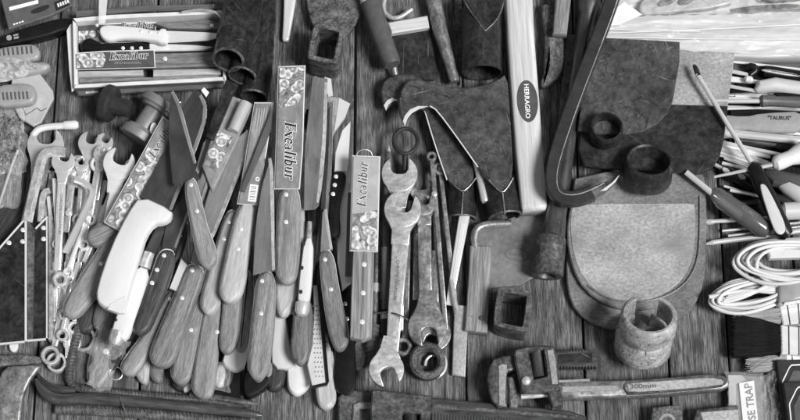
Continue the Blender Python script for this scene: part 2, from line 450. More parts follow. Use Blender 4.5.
def crumple(mb, quad, nx, ny, z, amp, seed, fold=0.09, sx=1.0, rag=2.0):
    """a creased sheet over the four pixel corners (top-left, top-right, bottom-right, bottom-left); sx stretches the folds, rag roughens the rim"""
    from mathutils import noise
    V, U, F = [], [], []
    for j in range(ny + 1):
        for i in range(nx + 1):
            u, v = i / nx, j / ny
            x = (quad[0][0] * (1 - u) + quad[1][0] * u) * (1 - v) + (quad[3][0] * (1 - u) + quad[2][0] * u) * v
            y = (quad[0][1] * (1 - u) + quad[1][1] * u) * (1 - v) + (quad[3][1] * (1 - u) + quad[2][1] * u) * v
            h = 0
            for o, f in ((1, fold), (.6, fold * 2.3), (.3, fold * 5)):
                h += o * (1 - 2.6 * abs(noise.noise(Vector((x * f * sx, y * f, seed * 3.1 + o)))))
            e = min(u, 1 - u, v, 1 - v); e = min(1, e * 6)
            q = noise.noise_vector(Vector((x * .09, y * .09, seed * 1.7))) * rag * (1 - e)
            V.append(W(x + q.x * 2, y + q.y * 2, z - amp + amp * h * .7 * (0.35 + .65 * e) + 1)); U.append((x, y))
    for j in range(ny):
        for i in range(nx):
            a = j * (nx + 1) + i
            F.append((a, a + nx + 1, a + nx + 2, a + 1))
    return mb.add(V, F, [[U[i] for i in f] for f in F])
def rc(p, f=.18, n=2):
    """polygon with small rounded corners"""
    q = []
    for i in range(len(p)):
        a, b = p[i], p[(i + 1) % len(p)]
        q += [(a[0] * (1 - f) + b[0] * f, a[1] * (1 - f) + b[1] * f), (a[0] * f + b[0] * (1 - f), a[1] * f + b[1] * (1 - f))]
    return chaikin(q, n)

# ------------------------------------------------------------------ lettering
def text_mesh(mb, s, cx, cy, ang, h, z, sx=1.0, shear=0.0, bold=0.0, space=1.0):
    cu = bpy.data.curves.new('t', 'FONT'); cu.body = s; cu.size = 1.0; cu.align_x = 'CENTER'; cu.align_y = 'CENTER'
    cu.shear = shear; cu.offset = bold; cu.space_character = space; cu.resolution_u = 3
    o = bpy.data.objects.new('t', cu); COL.objects.link(o)
    dg = bpy.context.evaluated_depsgraph_get(); me = bpy.data.meshes.new_from_object(o.evaluated_get(dg))
    a = R(ang); r = (math.cos(a), math.sin(a)); u = (math.sin(a), -math.cos(a))
    zf = zfun(z); V = []; UV = []
    for v in me.vertices:
        x = cx + (v.co.x * sx * r[0] + v.co.y * u[0]) * h * 1.4; y = cy + (v.co.x * sx * r[1] + v.co.y * u[1]) * h * 1.4
        V.append(W(x, y, zf(x, y))); UV.append((x, y))
    F = [tuple(p.vertices) for p in me.polygons]
    bpy.data.objects.remove(o); bpy.data.curves.remove(cu); bpy.data.meshes.remove(me)
    return mb.add(V, F, [[UV[i] for i in f] for f in F])
def arc(cx, cy, rx, ry, a0, a1, n=12): return [(cx + rx * math.cos(R(a0 + (a1 - a0) * k / n)), cy + ry * math.sin(R(a0 + (a1 - a0) * k / n))) for k in range(n + 1)]
GL = {  # bold serif letters as pen strokes: (points, thickness)
    'E': (0.74, [([(.2, 0), (.2, 1)], .2), ([(.03, .97), (.66, .97)], .06), ([(.03, .03), (.68, .03)], .06), ([(.2, .52), (.5, .52)], .06), ([(.65, .97), (.65, .76)], .07), ([(.67, .03), (.68, .26)], .08), ([(.5, .62), (.5, .42)], .06)]),
    'x': (0.62, [([(.08, .62), (.5, .04)], .17), ([(.5, .62), (.08, .04)], .06), ([(.0, .64), (.22, .64)], .05), ([(.4, .64), (.6, .64)], .05), ([(0, .03), (.2, .03)], .05), ([(.36, .03), (.6, .03)], .05)]),
    'c': (0.54, [(arc(.29, .33, .2, .3, 45, 315), .13), ([(.43, .56), (.40, .44)], .14)]),
    'a': (0.60, [(arc(.25, .18, .17, .16, 0, 360), .09), ([(.40, .5), (.40, .05)], .16), (arc(.26, .48, .15, .15, 0, 170), .08), ([(.38, .04), (.56, .06)], .06)]),
    'l': (0.36, [([(.18, 0), (.18, 1.02)], .17), ([(.04, .03), (.33, .03)], .05), ([(.05, 1.0), (.2, 1.0)], .05)]),
    'i': (0.36, [([(.18, 0), (.18, .64)], .17), ([(.04, .03), (.33, .03)], .05), ([(.05, .62), (.2, .62)], .05), ([(.18, .78), (.18, .94)], .17)]),
    'b': (0.62, [([(.14, 0), (.14, 1.02)], .16), ([(.02, 1.0), (.15, 1.0)], .05), (arc(.30, .32, .2, .29, -150, 150), .14)]),
    'u': (0.66, [([(.16, .62), (.16, .2)], .16), (arc(.29, .2, .13, .17, 180, 330, 8), .09), ([(.46, .64), (.46, .02)], .16), ([(.03, .62), (.17, .62)], .05), ([(.33, .62), (.46, .62)], .05), ([(.46, .03), (.62, .03)], .05)]),
    'r': (0.50, [([(.16, 0), (.16, .64)], .16), ([(.03, .03), (.33, .03)], .05), ([(.03, .62), (.17, .62)], .05), (arc(.36, .36, .18, .24, 150, 60, 6), .10), ([(.42, .56), (.44, .46)], .14)]),
}
def serif_text(mb, s, cx, cy, ang, h, z, sl=0.22, grow=0.0):
    """grow = outline growth for the pale rim behind the letters"""
    tot = sum(GL[c][0] for c in s); pen = -tot / 2
    a = R(ang); r = (math.cos(a), math.sin(a)); u = (math.sin(a), -math.cos(a)); zf = zfun(z); k = 0
    for c in s:
        w, st = GL[c]
        for pts, th in st:
            th = th + grow
            q = [(p[0] + pen, p[1] - .42) for p in pts]
            V, F = [], []
            for i, p in enumerate(q):
                d = Vector((q[min(i + 1, len(q) - 1)][0] - q[max(i - 1, 0)][0], q[min(i + 1, len(q) - 1)][1] - q[max(i - 1, 0)][1])).normalized()
                e = grow / 2 if i == len(q) - 1 else (-grow / 2 if i == 0 else 0)
                for sgn in (1, -1):
                    gx = p[0] + d.x * e - d.y * th / 2 * sgn; gy = p[1] + d.y * e + d.x * th / 2 * sgn
                    gx += gy * sl
                    x = cx + (gx * r[0] + gy * u[0]) * h; y = cy + (gx * r[1] + gy * u[1]) * h
                    V.append(W(x, y, zf(x, y) + 0.0015 * k))
                if i: F.append((2 * i - 2, 2 * i - 1, 2 * i + 1, 2 * i))
            mb.add(V, F, [[(0, 0)] * 4 for _ in F]); k += 1
        pen += w
def fix_up(o):
    """flat ink faces look up"""
    bm = bmesh.new(); bm.from_mesh(o.data)
    for f in bm.faces:
        if f.normal.z < 0: f.normal_flip()
    bm.to_mesh(o.data); bm.free()
    return o
def lettering(parent, s, cx, cy, ang, h, z, m='ink', **kw):
    mb = MB(); text_mesh(mb, s, cx, cy, ang, h, z, **kw)
    return fix_up(mb.build('lettering', m, parent))
def excalibur(parent, cx, cy, ang, h, z):
    mb = MB(); serif_text(mb, 'Excalibur', cx, cy, ang, h, zup(z, .12), grow=.09); fix_up(mb.build('lettering_rim', 'ink_white', parent))
    mb = MB(); serif_text(mb, 'Excalibur', cx, cy, ang, h, zup(z, .3)); return fix_up(mb.build('lettering', 'ink', parent))
def zup(z, d): return z + d if not isinstance(z, tuple) else (z[0], z[1], z[2] + d, z[3], z[4], z[5] + d)
def zat(z, x, y): return zfun(z)(x, y)

# ================================================================== SETTING
def world_box(mb, x0, x1, y0, y1, z, t):
    """plank with straight parallel sides, given by pixels on the table's middle line"""
    X0, X1 = (x0 - 400) * S, (x1 - 400) * S; Y0, Y1 = (210 - y1) * S, (210 - y0) * S
    b = 0.8 * S; V, U, F = [], [], []
    for ins, zz in ((0, (z - t) * S), (0, z * S - b), (b, z * S)):
        for X, Y in ((X0 + ins, Y0), (X1 - ins, Y0), (X1 - ins, Y1), (X0 + ins, Y1)):
            V.append((X, Y, zz)); U.append((-Y / S, X / S + (zz / S if ins == 0 else 0)))
    for r in (0, 1):
        for i in range(4):
            j = (i + 1) % 4; F.append((r * 4 + i, r * 4 + j, r * 4 + 4 + j, r * 4 + 4 + i))
    F += [(8, 9, 10, 11), (3, 2, 1, 0)]
    mb.add(V, F, [[U[i] for i in f] for f in F])
g = MB(); g.add([(-2, -2, -.7), (2, -2, -.7), (2, 2, -.7), (-2, 2, -.7)], [(0, 1, 2, 3)], [[(0, 0), (900, 0), (900, 900), (0, 900)]])
g.build('ground', 'ground_dark', kind='structure')
tb = MB()
seams = [-230, -130, -60, 47, 148, 250, 354, 464, 579, 661, 720, 790, 900, 1030]
for i in range(len(seams) - 1):
    world_box(tb, seams[i] + 1.3, seams[i + 1] - (1.3 if i % 2 else .9), -260, 700, 0 if i < 10 else -3, 22)
tb.build('table_top', 'weathered_plank', kind='structure')

# ================================================================== KNIVES
GK = 'kitchen knives laid out in the pile'
def rivets(parent, pts, z, r=2.1, m='bright_steel'):
    for x, y in pts:
        mb = MB(); dome(mb, x, y, zat(z, x, y), r, .9); mb.build('rivet', m, parent)
def knife(label, handle, z, hm, riv=(), blade=None, bz=None, bm_='blade_steel', t=12, b=3.2, ch=2, group=GK, cat='knife', name='kitchen_knife', bt=1.8, rr=2.1, prof='round'):
    c = axis_of(handle)[0]
    k = thing(name, label, cat, c[0], c[1], 0, group)
    mb = MB(); slab(mb, handle, z, t, b, 'bevel' if 'wood' in hm and prof == 'round' and ch else prof, ch); mb.build('handle', hm, k, ang=33)
    if riv and 'wood' in hm and ch:
        q = chaikin([tuple(map(float, v)) for v in handle], ch)
        if area(q) > 0: q = q[::-1]
        mb = MB(); slab(mb, inset(q, -.4), zup(z, -t * .42), 2, .3); mb.build('tang', 'bright_steel', k)
    rivets(k, riv, z, rr)
    if blade:
        mb = MB(); slab(mb, blade, bz if bz is not None else (z - 6 if not isinstance(z, tuple) else zup(z, -6)), bt, .7, 'blade', 0); mb.build('blade', bm_, k, ang=20)
    return k
def edge(k, pts, z, w=1.0, m='satin_steel'):
    """ground cutting edge along one side of a blade; its brighter steel paints in the glint"""
    bl = [c for c in k.children if c.name.startswith('blade')][0]
    mb = MB(); tube(mb, [(x, y, z) for x, y in pts], w * .6, 6, 1, [(1, 0), (.3, .55), (-.6, .3), (-1, 0), (-.5, -.5), (.5, -.5)]); mb.build('cutting_edge', m, bl)
    ws = [(v.co.x, v.co.y) for v in bl.data.vertices]; rl = root_loc(k); cx = sum(q[0] for q in ws) / len(ws) + rl.x; cy = sum(q[1] for q in ws) / len(ws) + rl.y
    mid = W(*pts[len(pts) // 2], z); e = W(*pts[-1], z) - W(*pts[0], z); side = 1 if (e.x * (cy - mid.y) - e.y * (cx - mid.x)) > 0 else -1      # which side the blade lies on, in the world
    n = len(pts); inn = []
    for i in range(n):
        a, b = pts[max(i - 1, 0)], pts[min(i + 1, n - 1)]; d = Vector((b[0] - a[0], b[1] - a[1])).normalized()
        g = 3.6 if 0 < i < n - 1 else 2.4
        inn.append((pts[i][0] + d.y * g * side, pts[i][1] - d.x * g * side))
    mb = MB(); slab(mb, list(pts) + inn[::-1], z + 1.35, .5, .15); mb.build('ground_bevel', 'satin_steel' if bl.data.materials[0].name == 'blade_steel' else 'blade_steel', bl)  # bevel strip in lighter steel, the blade's glint put into its colour
def sleeve(k, pts, z, m='printed_card', pic=None, t=5.0):
    """printed card sleeve round a blade, with its fruit picture"""
    mb = MB(); slab(mb, pts, z, t, .8); s = mb.build('card_sleeve', m, k)
    e = MB(); slab(e, inset([tuple(map(float, q)) for q in (pts if area(pts) < 0 else pts[::-1])], -.9), zup(z, -1.6), 1.2, .3); e.build('card_edge', 'card_edge', s)
    if m != 'grey_plastic' and len(pts) == 4:
        f = MB(); L_ = math.dist(pts[1], pts[2]); crumple(f, pts, 10, 40, zup(z, 2.4)[2] if isinstance(z, tuple) else z + 2.2, 1.6, pts[0][0], .09, rag=.4); f.build('film_wrap', 'gloss_film', s)
    if pic:
        p = MB(); slab(p, pic, zup(z, .35), .5, .1); p.build('printed_picture', 'fruit_print', s)
    return s

# --- lowest layer (lying on the table)
L1, L2, L3, L4, L5, L6 = 13, 24, 35, 46, 57, 68
knife('dark wood handle peeping out below the right of the pointed wooden handle end', [(267, 355), (285, 358), (286, 378), (281, 388), (274, 391), (268, 388), (264, 375)], L1, 'dark_wood')
knife('black curved handle heel sticking out at the bottom of the pile', [(244, 370), (262, 370), (272, 377), (270, 384), (262, 391), (252, 397), (245, 397), (243, 388)], L1, 'black_plastic')
knife('small pale wooden handle lowest of all at the bottom of the pile', [(317, 340), (331, 340), (333, 378), (337, 396), (334, 405), (326, 410), (318, 405), (315, 390)], L1, 'pale_wood')
knife('black handle rounded at its end beside the perforated metal handle', [(335, 250), (350, 255), (354, 330), (357, 386), (352, 396), (343, 397), (332, 386), (335, 350)], L1, 'black_plastic', [(345, 304), (347, 319)], ch=1)
knife('round white plastic handle end at the bottom of the pile', [(287, 340), (305, 340), (311, 372), (311, 382), (305, 391), (296, 396), (289, 391), (286, 382)], L1, 'white_plastic', b=5)
knife('white plastic handle with a broad square end in the middle of the pile', [(274, 300), (285, 311), (289, 340), (294, 360), (292, 369), (272, 368), (271, 345)], L1 + 5, 'ivory_plastic', ch=1, b=2.5)
knife('white rounded knob handle half hidden under wooden handles', [(232, 320), (250, 320), (247, 350), (245, 364), (238, 371), (229, 370), (221, 362), (223, 355)], L1 + 2, 'white_plastic', b=4.5)
knife('short pale rounded handle end lowest among the left handles', [(140, 345), (152, 352), (148, 382), (143, 384), (137, 379), (134, 370)], L1 - 2, 'pale_wood')
knife('short wooden handle end just above the notched black rod', [(152, 345), (164, 352), (163, 380), (157, 383), (150, 378), (148, 366)], L1 - 2, 'knife_wood')
knife('dark handle in shadow under the second large wooden handle', [(180, 330), (197, 330), (192, 378), (186, 390), (176, 390), (170, 382)], L1 - 2, 'dark_wood')
knife('white plastic tip of a handle showing between two wooden handles', [(185, 365), (195, 360), (194, 388), (188, 392), (181, 391)], L1 - 3, 'white_plastic')

knife('pale bent handle end between the white knob and the black curved heel', [(216, 362), (228, 366), (226, 384), (219, 388), (212, 382)], L1 - 4, 'pale_wood')
knife('dark wooden handle end nearest the dark wrapper', [(226, 340), (238, 344), (232, 384), (224, 388), (219, 380)], L1 - 5, 'dark_wood')
knife('pale handle end half covered by the perforated metal handle', [(326, 350), (335, 350), (340, 380), (337, 392), (330, 390)], L1 - 3, 'pale_wood')
knife('wooden handle end beside the collar of the pale thick handle', [(262, 350), (272, 350), (275, 372), (270, 380), (262, 376)], L1 + 1, 'knife_wood')
# --- left fan of handles
knife('dark wooden handle second from the ring spanners', [(105, 240), (118, 250), (107, 300), (93, 330), (84, 333), (77, 328), (78, 318), (92, 290)], L1, 'dark_wood')
knife('wooden handle with a rounded end under the long white handle', [(112, 270), (124, 280), (112, 322), (103, 331), (94, 328), (91, 320), (97, 300)], L1 + 5, 'knife_wood')
knife('long light wooden handle lying furthest left in the pile', [(124, 215), (133, 235), (112, 275), (84, 309), (76, 317), (66, 317), (62, 309), (67, 296), (100, 246), (114, 222)], L3, 'light_knife_wood', [(101, 264)], b=3)
knife('light grey wooden handle reaching furthest down on the left side', [(170, 287), (179, 291), (172, 318), (150, 352), (137, 373), (127, 376), (120, 370), (122, 360), (146, 330), (160, 305)], L2, 'light_knife_wood', [(170, 299)])
k = knife('broad worn wooden handle with two rivets and a long grey blade', [(187, 261), (206, 268), (199, 291), (182, 338), (174, 360), (166, 367), (154, 366), (149, 356), (153, 342), (176, 290)], L3, 'knife_wood', [(192, 270.5), (182, 298)],
      [(222, 150), (249, 128), (249, 150), (216, 232), (207, 248), (198, 268), (190, 262), (206, 200)], L4 - 4)
edge(k, [(248.5, 130), (248.7, 150), (216, 231.5), (207, 247)], L4 - 5)
knife('wooden handle with one rivet right of the broad worn one', [(190, 285), (206, 280), (204, 330), (193, 374), (186, 383), (176, 384), (170, 375), (172, 355), (184, 312)], L2, 'knife_wood', [(191, 330)])
knife('long lightish wooden handle with a single bright rivet', [(205, 300), (223, 290), (219, 340), (214, 393), (206, 398), (195, 396), (191, 386), (195, 352)], L2 + 2, 'light_knife_wood', [(217, 332)])
k = knife('dark wooden handle with three bright rivets beside the white handle with a steel cap', [(160, 248), (176, 250), (172, 272), (153, 322), (147, 331), (138, 335), (132, 328), (134, 319), (152, 272)], L4, 'dark_wood', [(164, 255.5), (152, 283), (157, 270)],
      [(196, 170), (201, 180), (176, 250), (161, 249), (166, 222)], L4 - 5, 'dark_blade')
edge(k, [(200.5, 180), (176, 248)], L4 - 6)
# white handle with steel caps
k = knife('straight white handle with steel caps at both ends', [(137, 264), (150, 269), (143, 296), (130, 334), (122, 341), (110, 333), (114, 318), (128, 284)], L4, 'white_plastic', ch=1, b=4.5)
m_ = MB(); tube(m_, [(144, 268, L4 - 6), (149, 253, L4 - 5)], [6.2, 5.6], 18); m_.build('ferrule', 'satin_steel', k)
m_ = MB(); tube(m_, [(118.5, 332, L4 - 6), (116, 341, L4 - 6), (114.6, 345.5, L4 - 6), (114.2, 347, L4 - 6)], [7.6, 7.4, 5, 1], 20); m_.build('end_cap', 'satin_steel', k)
for p in ((134, 273), (116, 320)):
    m_ = MB(); dome(m_, p[0], p[1], L4 - .2, 1.5, .6, 12); m_.build('hole', 'ink', k)
m_ = MB(); slab(m_, [(143, 254), (155, 256), (176, 205), (183, 185), (178, 180)], L4 - 7, 1.8, .5, 'blade'); m_.build('blade', 'dark_blade', k)

# knife in the crumpled bag, bottom left
k = knife('dark handle with one rivet wrapped in a torn plastic bag at lower left', [(100, 318), (128, 345), (112, 372), (100, 386), (90, 388), (86, 374), (92, 345)], L1 + 1, 'knife_wood', [(106, 351.5)], ch=1, rr=3)
m_ = MB(); crumple(m_, [(97, 322), (130, 338), (108, 390), (84, 386)], 26, 30, L1 + 7, 6, 5, .06, rag=4); m_.build('plastic_wrap', 'clear_film', k)
m_ = MB(); slab(m_, [(112, 345), (125, 346), (121, 362), (113, 372), (108, 366)], L1 + 3, 3, .8, ch=1); m_.build('grip_inlay', 'dark_wood', k)

# --- centre handles
knife('pale beech handle with two rivets standing left of the barcode sleeve', [(226, 208), (240, 212), (229, 250), (221, 286), (221, 301), (216, 310), (208, 315), (201, 309), (200, 298), (212, 258)], L3, 'pale_wood', [(229, 222), (224, 239)])
knife('wooden handle partly under the pale beech handle', [(222, 285), (243, 275), (241, 325), (235, 347), (227, 354), (220, 350), (218, 340), (222, 310)], L2 + 6, 'knife_wood')
knife('thin wooden handle squeezed between two broader handles in the middle', [(243, 270), (253, 268), (252, 320), (247, 346), (240, 352), (236, 345), (240, 320)], L2 + 1, 'knife_wood')
k = knife('pale beech handle with a barcode on its card sleeve', [(239, 200), (256, 202), (251, 240), (245, 284), (240, 297), (229, 303), (220, 297), (219, 286), (227, 250)], L4 + 2, 'pale_wood', [(241, 229), (238, 249)])
s = sleeve(k, [(255, 103), (273, 103), (266, 150), (257, 204), (238, 203), (244, 170)], L4 + 4)
mb = MB()
slab(mb, [(250, 184), (258.5, 185), (256, 202), (247.5, 201)], L4 + 4.5, .5, .1); mb.build('barcode_label', 'ink_white', s)
mb = MB()
for i in range(9):
    y = 186.2 + i * 1.6; hh = .35 + .35 * (i % 3 == 0)
    slab(mb, [(251 - i * .22, y), (256.5 - i * .22, y + .6), (256.4 - i * .22, y + .6 + hh), (250.9 - i * .22, y + hh)], L4 + 4.9, .2, .02)
mb.build('barcode', 'ink_grey', s)
mb = MB(); frame(mb, circle(257.5, 179, 2.2), circle(257.5, 179, 1.1), L4 + 4.5, .5, .1, 24); mb.build('printed_ring', 'ink_white', s)
mb = MB()
for i in range(6):
    x = 256.5 + i * 2.5
    slab(mb, [(x, 108), (x + 1.1, 108), (x - 2.4, 128 + 4 * (i % 3)), (x - 3.4, 128 + 4 * (i % 3))], L4 + 4.5, .4, .02)
mb.build('small_print', 'pale_card', s)
mb = MB(); slab(mb, [(268, 118), (273, 104), (271, 130), (245, 192), (240, 190)], L4 + 9, 1.6, .4, 'blade'); mb.build('blade', 'blade_steel', k)

k = knife('wooden handle of the broad dark kitchen knife lying point up in the middle', [(257, 272), (274, 270), (276, 300), (271, 358), (266, 373), (258, 382), (250, 375), (247, 361), (252, 318)], L5 - 6, 'knife_wood', [(262, 281), (261, 313.5)],
          [(270.5, 157), (273.5, 172), (274.5, 271), (266, 271), (253, 275), (254.5, 240), (257, 215), (262, 185)], L5, 'blade_steel')
edge(k, [(270.5, 158), (273.3, 172), (274.2, 270)], L5 - 1)
lettering(k, 'Vicnox', 270, 246, 90, 5.0, L5 + .25, 'ink_grey', bold=.02)

k = knife('pale thick handle right of the broad dark kitchen knife', [(275, 268), (299, 262), (298, 296), (291, 311), (282, 318), (276, 310), (274, 290)], L3, 'pale_wood', b=4)
m_ = MB(); tube(m_, [(279, 309, L2), (300, 312, L2)], [4, 4], 16); m_.build('collar', 'old_steel', k)
knife('wooden handle with a pointed pale rim below the white handle with three holes', [(295, 296), (313, 296), (312, 344), (308, 357), (301, 366), (294, 360), (290, 350), (292, 325)], L3, 'knife_wood', b=2.4)
k = knife('slim white handle with three dark holes and a steel cap', [(304, 237), (313.5, 237), (312.5, 275), (309, 306), (297, 306), (299, 275)], L4, 'white_plastic', ch=1, b=3)
m_ = MB(); tube(m_, [(309, 240, L4 - 5), (309.5, 222, L4 - 5)], [3.0, 2.6], 14); m_.build('ferrule', 'satin_steel', k)
m_ = MB(); tube(m_, [(303, 303, L4 - 6), (302.3, 311, L4 - 6), (302, 315.5, L4 - 6), (302, 316.5, L4 - 6)], [7.2, 7.2, 5, 1], 20); m_.build('end_cap', 'chrome', k)
for p in ((303.5, 244), (301.8, 268), (300.8, 292)):
    m_ = MB(); slab(m_, [(p[0] - 2.5, p[1] - 2), (p[0] + 1.5, p[1] - 2.4), (p[0] + 2, p[1] + 1), (p[0] - 1, p[1] + 2.4)], L4 + .4, 1, .2, ch=2); m_.build('hole', 'ink', k)
# perforated metal handle
k = thing('grater_handle', 'white metal strip pierced with rows of small holes under a wooden handle', 'grater', 318, 340)
mb = MB(); slab(mb, [(313, 285), (318, 285), (321, 305), (328, 380), (326, 384), (312, 386.5), (307, 365), (312, 345), (314, 310)], L2 + 1, 3, .8); mb.build('plate', 'ivory_plastic', k)
mb = MB(); slab(mb, [(317, 285), (319.5, 285), (322.5, 305), (329, 380.5), (327, 385), (312.5, 388), (311, 386), (326, 382.5)], L2 + 2.6, 4.5, .5); mb.build('rim', 'black_plastic', k)
mb = MB()
for r_ in range(16):
    for c_ in range(3):
        y = 306 + r_ * 4.7; x = 315.3 + (y - 306) * .045 + (c_ - 1) * (2.2 + (y - 306) * .018) + (.9 if r_ % 2 else 0)
        dome(mb, x, y, L2 + .9, .75, .35, 8)
h_ = mb.build('hole', 'ink_grey', k); h_['kind'] = 'stuff'

# --- cleaver and the long white handled knife at the left
k = knife('long white plastic handle with a hooked guard on a dark butcher blade', [(140, 194), (172, 209), (171, 217), (164, 222), (154, 223), (146, 234), (141, 250), (128, 293), (126, 303), (119, 312), (105, 308), (96, 301), (96, 287), (110, 246), (127, 212)], L5, 'white_plastic',
          (), [(139, 197), (171, 211), (194, 155), (206, 122), (207, 105), (201, 94), (195, 88), (180, 110), (163, 152)], L5 - 6, 'dark_blade', b=4.5, ch=1, t=14)
edge(k, [(171, 210), (194, 155), (205.6, 122), (206.7, 105), (201, 94.5)], L5 - 7)
mb = MB(); slab(mb, [(116, 300), (125, 296), (127.5, 302), (124, 313), (119, 313), (107, 309), (110, 304)], L5 + .5, 5, .5, 'flat', 0); mb.build('heel', 'white_plastic', k)
k = knife('wooden handle of the short wide cleaver lying on top at left', [(183, 181), (194, 176), (199, 190), (207, 226), (216, 248), (216, 259), (211, 267), (204, 267), (198, 260), (191, 228)], L6, 'light_knife_wood', [(191, 185), (197, 211)],
          [(170, 96), (173, 90), (180, 103), (196, 163), (195, 177), (183, 182), (175, 187), (172, 182), (168, 130)], L6 - 4, 'dark_blade', b=2.5)
edge(k, [(172.8, 91), (180, 103.5), (195.8, 163)], L6 - 5)
k = knife('dark speckled handle of the diagonal card sleeved knife at left', [(104, 218), (124, 230), (104, 243), (96, 246), (88, 242), (86, 235), (90, 228)], L3 + 3, 'grey_wood', ch=1)
s = sleeve(k, [(163, 117), (176, 128), (123, 232), (105, 222)], L4 + 2, 'printed_card', [(148, 147), (163, 154), (123, 230), (107, 221.5)])
excalibur(s, 162, 139, -60, 8.0, L4 + 2.4)
m_ = MB(); tube(m_, [(166, 110, L4 + 8), (176, 104, L4 + 13), (181, 102, L4 + 12)], .7, 8); m_.build('tie_wire', 'satin_steel', k)

# --- upper middle sleeves
k = knife('card sleeved knife printed large with white edged letters, in the middle', [(279, 184), (301, 184), (300, 248), (298, 268), (295, 279), (288, 284), (280, 281), (275, 271), (276, 240)], L5, 'light_knife_wood', [(286, 194.5), (286, 222)])
s = sleeve(k, [(279, 67), (304.5, 66), (302, 150), (299, 188), (275, 188), (277, 130)], L5 + 2, 'printed_card', [(279.5, 68), (304, 67), (303.3, 92), (297, 104), (279, 108)])
excalibur(s, 289.5, 151, 90, 11.5, L5 + 2.4)
mb = MB()
for i in range(5):
    slab(mb, [(283.0 + (i % 2) * 1.2, 134 + i * 9), (283.8 + (i % 2) * 1.2, 134 + i * 9), (283.6 + (i % 2) * 1.2, 140 + i * 9), (282.8 + (i % 2) * 1.2, 140 + i * 9)], L5 + 2.4, .4, .02)
mb.build('small_print', 'pale_card', s)
k = knife('card sleeved knife with an upright word above printed fruit, right of the pile', [(353, 250), (374, 250), (373, 300), (371.5, 336), (362, 340), (350, 337), (351, 295)], L5, 'striped_wood', [(364, 264.5), (363, 293), (362, 322)], b=2, ch=0, rr=2.4)
s = sleeve(k, [(353, 156), (379.5, 157), (377, 251), (350.5, 250)], L5 + 2, 'pale_card', [(353, 214), (377.3, 210), (376.5, 250), (351, 249.5)])
excalibur(s, 363, 184, -87, 9.0, L5 + 2.4)
m_ = MB(); tube(m_, [(356, 157, L5), (358, 151, L5 + 3), (365, 149, L5 + 5), (371, 151, L5 + 3), (373, 158, L5)], .5, 6, 2); m_.build('tie_wire', 'satin_steel', k)
m_ = MB(); slab(m_, [(348, 192), (353, 192), (352, 276), (345, 276)], L3, 3, .8); m_.build('sleeve_back', 'brown_card', k)

k = knife('broad grey blade with a square end beside the large lettered sleeve', [(308, 204), (317, 204), (316, 232), (307, 232)], L3, 'black_plastic', (),
          [(312, 76), (327.5, 78), (326, 140), (322, 185), (319, 205), (315, 209), (303.5, 210), (304, 150)], L4 + 4, 'blade_steel', ch=1)
edge(k, [(327, 82), (325.7, 140), (321.7, 185), (318.5, 203)], L4 + 3)
k = knife('wooden handle with a pointed end and two bright rivets left of the upright sleeve', [(319, 251), (333, 249), (339, 290), (349, 332), (348, 342), (343, 349), (336, 350), (329, 336), (322, 292)], L4, 'knife_wood', [(325, 259.5), (331, 289.5)],
          [(322, 212), (326, 208), (332.5, 250), (320, 252)], L4 - 5, b=2.2)
edge(k, [(326, 209), (332, 249)], L4 - 6)
k = knife('narrow dark blade lying beside the broad grey blade', [(315, 258), (321, 258), (320, 300), (313, 300)], L1 + 8, 'dark_wood', (),
          [(327, 110), (333, 100), (332, 160), (328, 225), (321, 262), (314, 263), (320, 210)], L3, 'dark_blade')
edge(k, [(332.5, 102), (331.7, 160), (327.6, 225), (321, 260)], L3 - 1)
k = knife('small knife with a black riveted handle and a white serrated blade', [(333, 170), (346, 171), (346, 181), (341, 196), (339, 212), (341, 228), (338, 236), (331, 238), (328, 230), (330, 200)], L3 + 4, 'black_plastic', [(336, 176.5), (334.7, 185), (333, 194)],
          [(334, 171), (335, 152), (342, 130), (350.5, 121), (349, 150), (347, 172)], L3, 'bright_steel', b=2.5)
k = knife('pale broad blade slipped under the black riveted handle', [(332, 280), (347, 285), (346, 292), (333, 296)], L1, 'black_plastic', (),
          [(341, 186), (347.5, 176), (347, 240), (351, 283), (342, 291), (337, 262), (337, 220)], L2, 'bright_steel', ch=1)
k = knife('light grey blade with a bright cut-off tip above the black riveted handle', [(325, 143), (331, 143), (331, 170), (324, 170)], L2, 'black_plastic', (),
          [(327, 95), (339, 97), (350.5, 103), (345, 118), (334, 133), (331, 146), (325, 146)], L2 + 3, 'satin_steel', ch=1)
mb = MB(); slab(mb, [(339, 97.5), (350, 103.3), (345, 117), (334, 132)], L2 + 3.5, .8, .2); mb.build('bright_bevel', 'bright_steel', k)
knife('thin bright pointed blade leaning against the square iron socket', [(305, 108), (310, 108), (310, 130), (304, 130)], L2, 'black_plastic', (), [(313, 76), (317, 76), (313, 92), (308.5, 105), (307, 100)], L3 + 6, 'bright_steel', ch=1)
knife('bright blade behind the broad grey blade near the square iron socket', [(328, 92), (332, 92), (331, 110), (327, 110)], L2, 'black_plastic', (), [(324, 76), (331, 78), (333, 95), (328, 96), (325, 90)], L3, 'bright_steel', ch=1)

